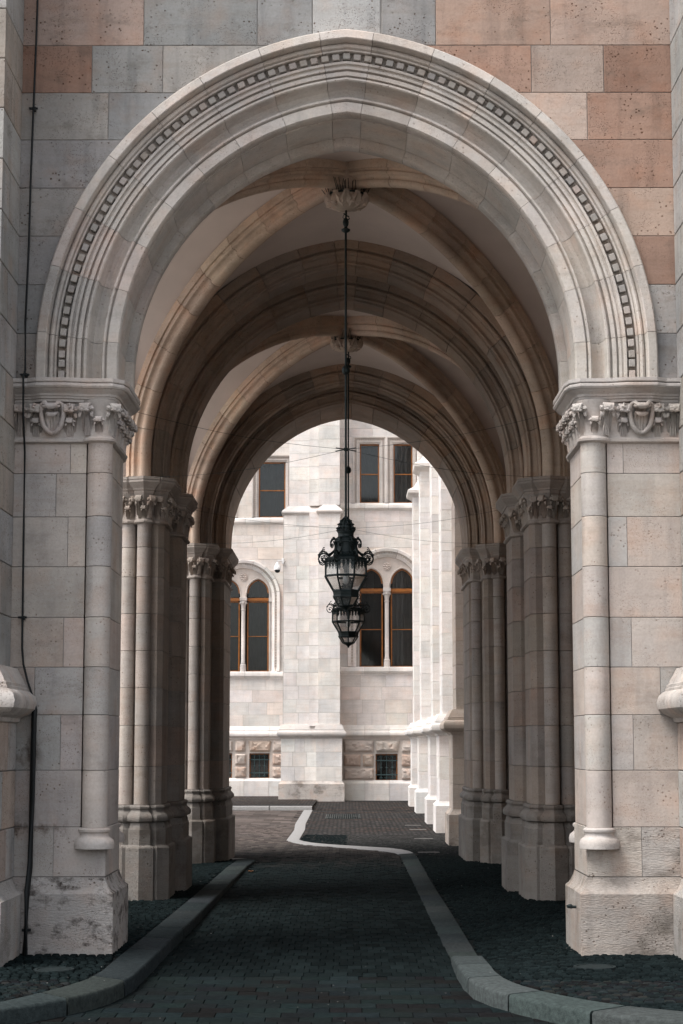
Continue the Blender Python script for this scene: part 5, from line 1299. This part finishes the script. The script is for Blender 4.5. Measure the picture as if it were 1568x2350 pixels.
    for k in range(8):       # scrolls at the eight corners
        a = rot + OCT + k * math.pi / 4; ca, sa = math.cos(a), math.sin(a); S = 1 / .95
        def T(pts): return [((px - 735) * K * S * ca, (px - 735) * K * S * sa, zL(py)) for px, py in pts]
        mb = MB()
        mb.tube(T([(915, 520), (935, 512), (965, 535), (988, 580), (990, 620), (970, 650), (948, 645), (940, 622), (955, 605), (972, 612)]), lambda s_: .0075 * (1 - .4 * s_), 6)
        mb.tube(T([(940, 560), (922, 600), (914, 650), (925, 700), (955, 745), (1000, 785), (1035, 800), (1065, 780), (1100, 765)]), .0055, 6)
        mb.tube(T([(930, 715), (985, 765), (1030, 775), (1060, 745), (1100, 735), (1150, 750), (1182, 800), (1184, 860), (1160, 905), (1120, 925), (1085, 910), (1068, 870), (1075, 825), (1105, 805), (1135, 820), (1142, 850), (1120, 868), (1104, 855)]), lambda s_: .0085 * (1 - .45 * s_), 6)
        mb.tube(T([(1150, 750), (1125, 720), (1112, 690), (1095, 670)]), lambda s_: .007 * (1 - .6 * s_), 5)
        mb.tube(T([(1130, 740), (1100, 735), (1080, 715)]), lambda s_: .006 * (1 - .6 * s_), 5)
        mb.tube(T([(905, 560), (908, 640), (900, 720), (915, 790), (930, 840), (925, 865), (905, 860), (905, 842)]), lambda s_: .009 * (1 - .4 * s_), 6)
        for px, py, q in ((935, 505, .010), (972, 612, .008), (1120, 850, .010), (1175, 790, .010), (910, 600, .012), (915, 780, .014), (1095, 672, .007)):
            p = T([(px, py)])[0]; bm_join(mb, knob_mesh('k', q, k), p)
        mb.build('scroll_bracket', M['iron'], t, smooth=R(60))
    mb = MB(); mb.lathe([(6 * K, zL(880)), (30 * K, zL(885)), (30 * K, zL(1050)), (24 * K, zL(1070))], (0, 0), 12); mb.build('lamp_socket', M['iron'], t)
    mb = MB(); mb.lathe([(22 * K, zL(1070)), (34 * K, zL(1110)), (48 * K, zL(1150)), (50 * K, zL(1185)), (40 * K, zL(1225)), (20 * K, zL(1245)), (3 * K, zL(1250))], (0, 0), 16); mb.build('bulb', M['bulb'], t, smooth=R(60))
    mb = MB(); mb.tube([(0, 0, zL(160)), (0, 0, 6.64)], .0115, 10, True); mb.build('suspension_rod', M['iron'], t, smooth=R(60))
    mb = MB(); mb.lathe([(.012, 5.18), (.022, 5.185), (.036, 5.20), (.040, 5.225), (.036, 5.25), (.020, 5.265), (.014, 5.28)], (0, 0), 16); mb.build('rod_knob', M['iron'], t, smooth=R(50))
    mb = MB(); mb.lathe([(.012, 6.60), (.042, 6.62), (.044, 6.635), (.02, 6.65), (.014, 6.66), (.026, 6.68), (.030, 6.71), (.022, 6.74), (.012, 6.75)], (0, 0), 14)
    mb.tube([(.02, 0, 6.73), (.035, 0, 6.745), (.03, .0, 6.765), (.008, 0, 6.775), (-.012, 0, 6.79), (-.02, 0, 6.80)], .007, 6); mb.tube([(0, 0, 6.74), (.004, .0, 6.79), (0, .01, 6.86)], .010, 8); mb.tube([(-.01, 0, 6.74), (-.03, .01, 6.76), (-.02, .02, 6.79), (.0, .02, 6.80)], .003, 5)
    mb.build('hook', M['iron'], t, smooth=R(50))
    mb = MB(); mb.lathe([(.012, 4.425), (.02, 4.43), (.02, 4.455), (.012, 4.46)], (0, 0), 12)
    mb.build('stay_clamp', M['iron'], t)
    for px, py in anchors:
        d = Vector((px - x, py - y, .03)); mb = MB(); n = 10
        mb.tube([(d.x * i / n, d.y * i / n, 4.443 + .03 * i / n - .06 * math.sin(math.pi * i / n)) for i in range(n + 1)], .0019, 5)
        mb.tube([(d.normalized().x * q, d.normalized().y * q, 4.443 - .012 * q) for q in (.015, .14)], .0055, 6); mb.build('stay_wire', M['iron'], t)
    return t
lantern(-.008, 18.2, math.pi / 2 + 0 * OCT, 'nearer wrought iron lantern, the larger one, hanging over the passage', [(-1.95, 16.05), (1.95, 16.05), (-2.1, 20.35), (2.1, 20.35)])
lantern(.022, 25.0, math.pi / 2 + OCT, 'farther wrought iron lantern, half hidden below and behind the nearer one', [(-2.1, 22.8), (2.1, 22.8), (-2.1, 27.2), (2.1, 27.2)])

# ---------------------------------------------------------------- cable on the left pier, covers
cb = empty('lightning_conductor', 'thin black cable running down the left pier into a thick conduit', 'cable')
YC = YF - .035
def cpx(px, py):       # measured points of the cable in the plane of the wall
    a = (1174.5 - py) / 4350; c_, s_ = math.cos(PITCH), math.sin(PITCH)
    z = YC * (a * c_ + s_) / (c_ - a * s_); return ((px - 796) * (YC * c_ + z * s_) / 4350, YC, z + CAM_H)
CP = [(-2.536, 8.4), (-2.535, 8.0), (-2.53, 7.6), (-2.535, 7.25), (-2.545, 6.75), (-2.555, 6.2), (-2.56, 5.6), (-2.575, 4.95), (-2.575, 4.50)]
mb = MB(); up_ = [(x, YC, z) for x, z in CP]
dn = [(-2.56, YC - .115, 4.40), (-2.56, YC - .105, 4.2), (-2.555, YC - .02, 3.9), (-2.555, YC, 3.3), (-2.55, YC, 2.7), (-2.548, YC, 2.35), (-2.535, YC, 2.22), (-2.50, YC, 2.09), (-2.468, YC, 2.0), (-2.448, YC, 1.94), (-2.440, YC, 1.86)]
mb.tube(up_[:-1] + [(-2.565, YC - .02, 4.56), (-2.562, YC - .115, 4.49)] + dn, .0085, 8); mb.build('cable', M['black'], cb, smooth=R(60))
mb = MB(); mb.tube([(-2.440, YC, 1.90), (-2.440, YC, 1.87), (-2.443, YC, 1.80), (-2.447, YC, 1.2), (-2.452, YC - .005, .66), (-2.462, YC - .055, .47), (-2.468, YC - .06, -.02)], lambda s_: .012 + .010 * min(1, s_ * 12), 10); mb.build('conduit', M['black'], cb, smooth=R(60))
for x, z in ((-2.545, 6.73), (-2.572, 4.53), (-2.55, 2.59)):
    mb = MB(); mb.bevbox(x - .035, x + .035, YC - .012, YC + .012, z - .008, z + .008, .003); mb.bevbox(x + .005, x + .02, YC - .02, YC + .03, z - .022, z + .012, .003)
    mb.build('clip', M['black'], cb)
mb = MB(); mb.bevbox(-2.50, -2.43, YF - .075, YF - .04, .17, .19, .003); mb.build('clip', M['black'], cb)
for (x, y, r), lab in zip(MAN, ('round cover set in the cobbles before the left front pier', 'round cover set in the cobbles before the right front pier')):
    m_ = empty('inspection_cover', lab, 'cover', group='round covers in the cobbles')
    mb = MB(); mb.lathe([(r, -.06), (r + .006, -.006), (r + .004, .001), (r - .018, .001), (r - .020, -.006), (r - .022, -.02)], (x, y), 32); mb.build('rim', M['cover'], m_)
    mb = MB(); mb.lathe([(r - .025, -.06), (r - .024, -.004), (r - .03, -.001), (.01, 0)], (x, y), 32); mb.build('lid', M['cover'], m_)
dg = empty('drain_grate', 'wide iron drain grate in two rows of slots in the court cobbles', 'grate')
mb = MB()
for a in ((-.5, -.47), (.29, .32)): mb.box(*a, 44.2, 46.8, -.12, -.099)
for a in ((44.2, 44.26), (45.45, 45.55), (46.74, 46.8)): mb.box(-.47, .29, *a, -.12, -.0985)
mb.build('frame', M['iron'], dg)
for y0_, y1_ in ((44.26, 45.45), (45.55, 46.74)):
    for k in range(15): mb = MB(); x = -.455 + k * .051; mb.box(x, x + .024, y0_, y1_, -.12, -.1); mb.build('bar', M['iron'], dg)
mb = MB(); mb.box(-.49, .31, 44.21, 46.79, -.13, -.1075); mb.build('pit', M['bed'], dg)
lf_ = [(.02, .0), (.012, .012), (0, .004), (-.014, .012), (-.02, 0), (-.01, -.012), (0, -.006), (.012, -.014)]
mb = MB(); mb.loft([[(-1.29 + x * 2, 25.9 + y * 3, -.10 + .012 * (i % 2)) for i, (x, y) in enumerate(lf_)], [(-1.29 + x * 2, 25.9 + y * 3, -.098 + .012 * (i % 2)) for i, (x, y) in enumerate(lf_)]])
o = mb.build('leaf', M['wood']); o['label'] = 'single dry leaf lying at the foot of the left kerb near its end'; o['category'] = 'leaf'
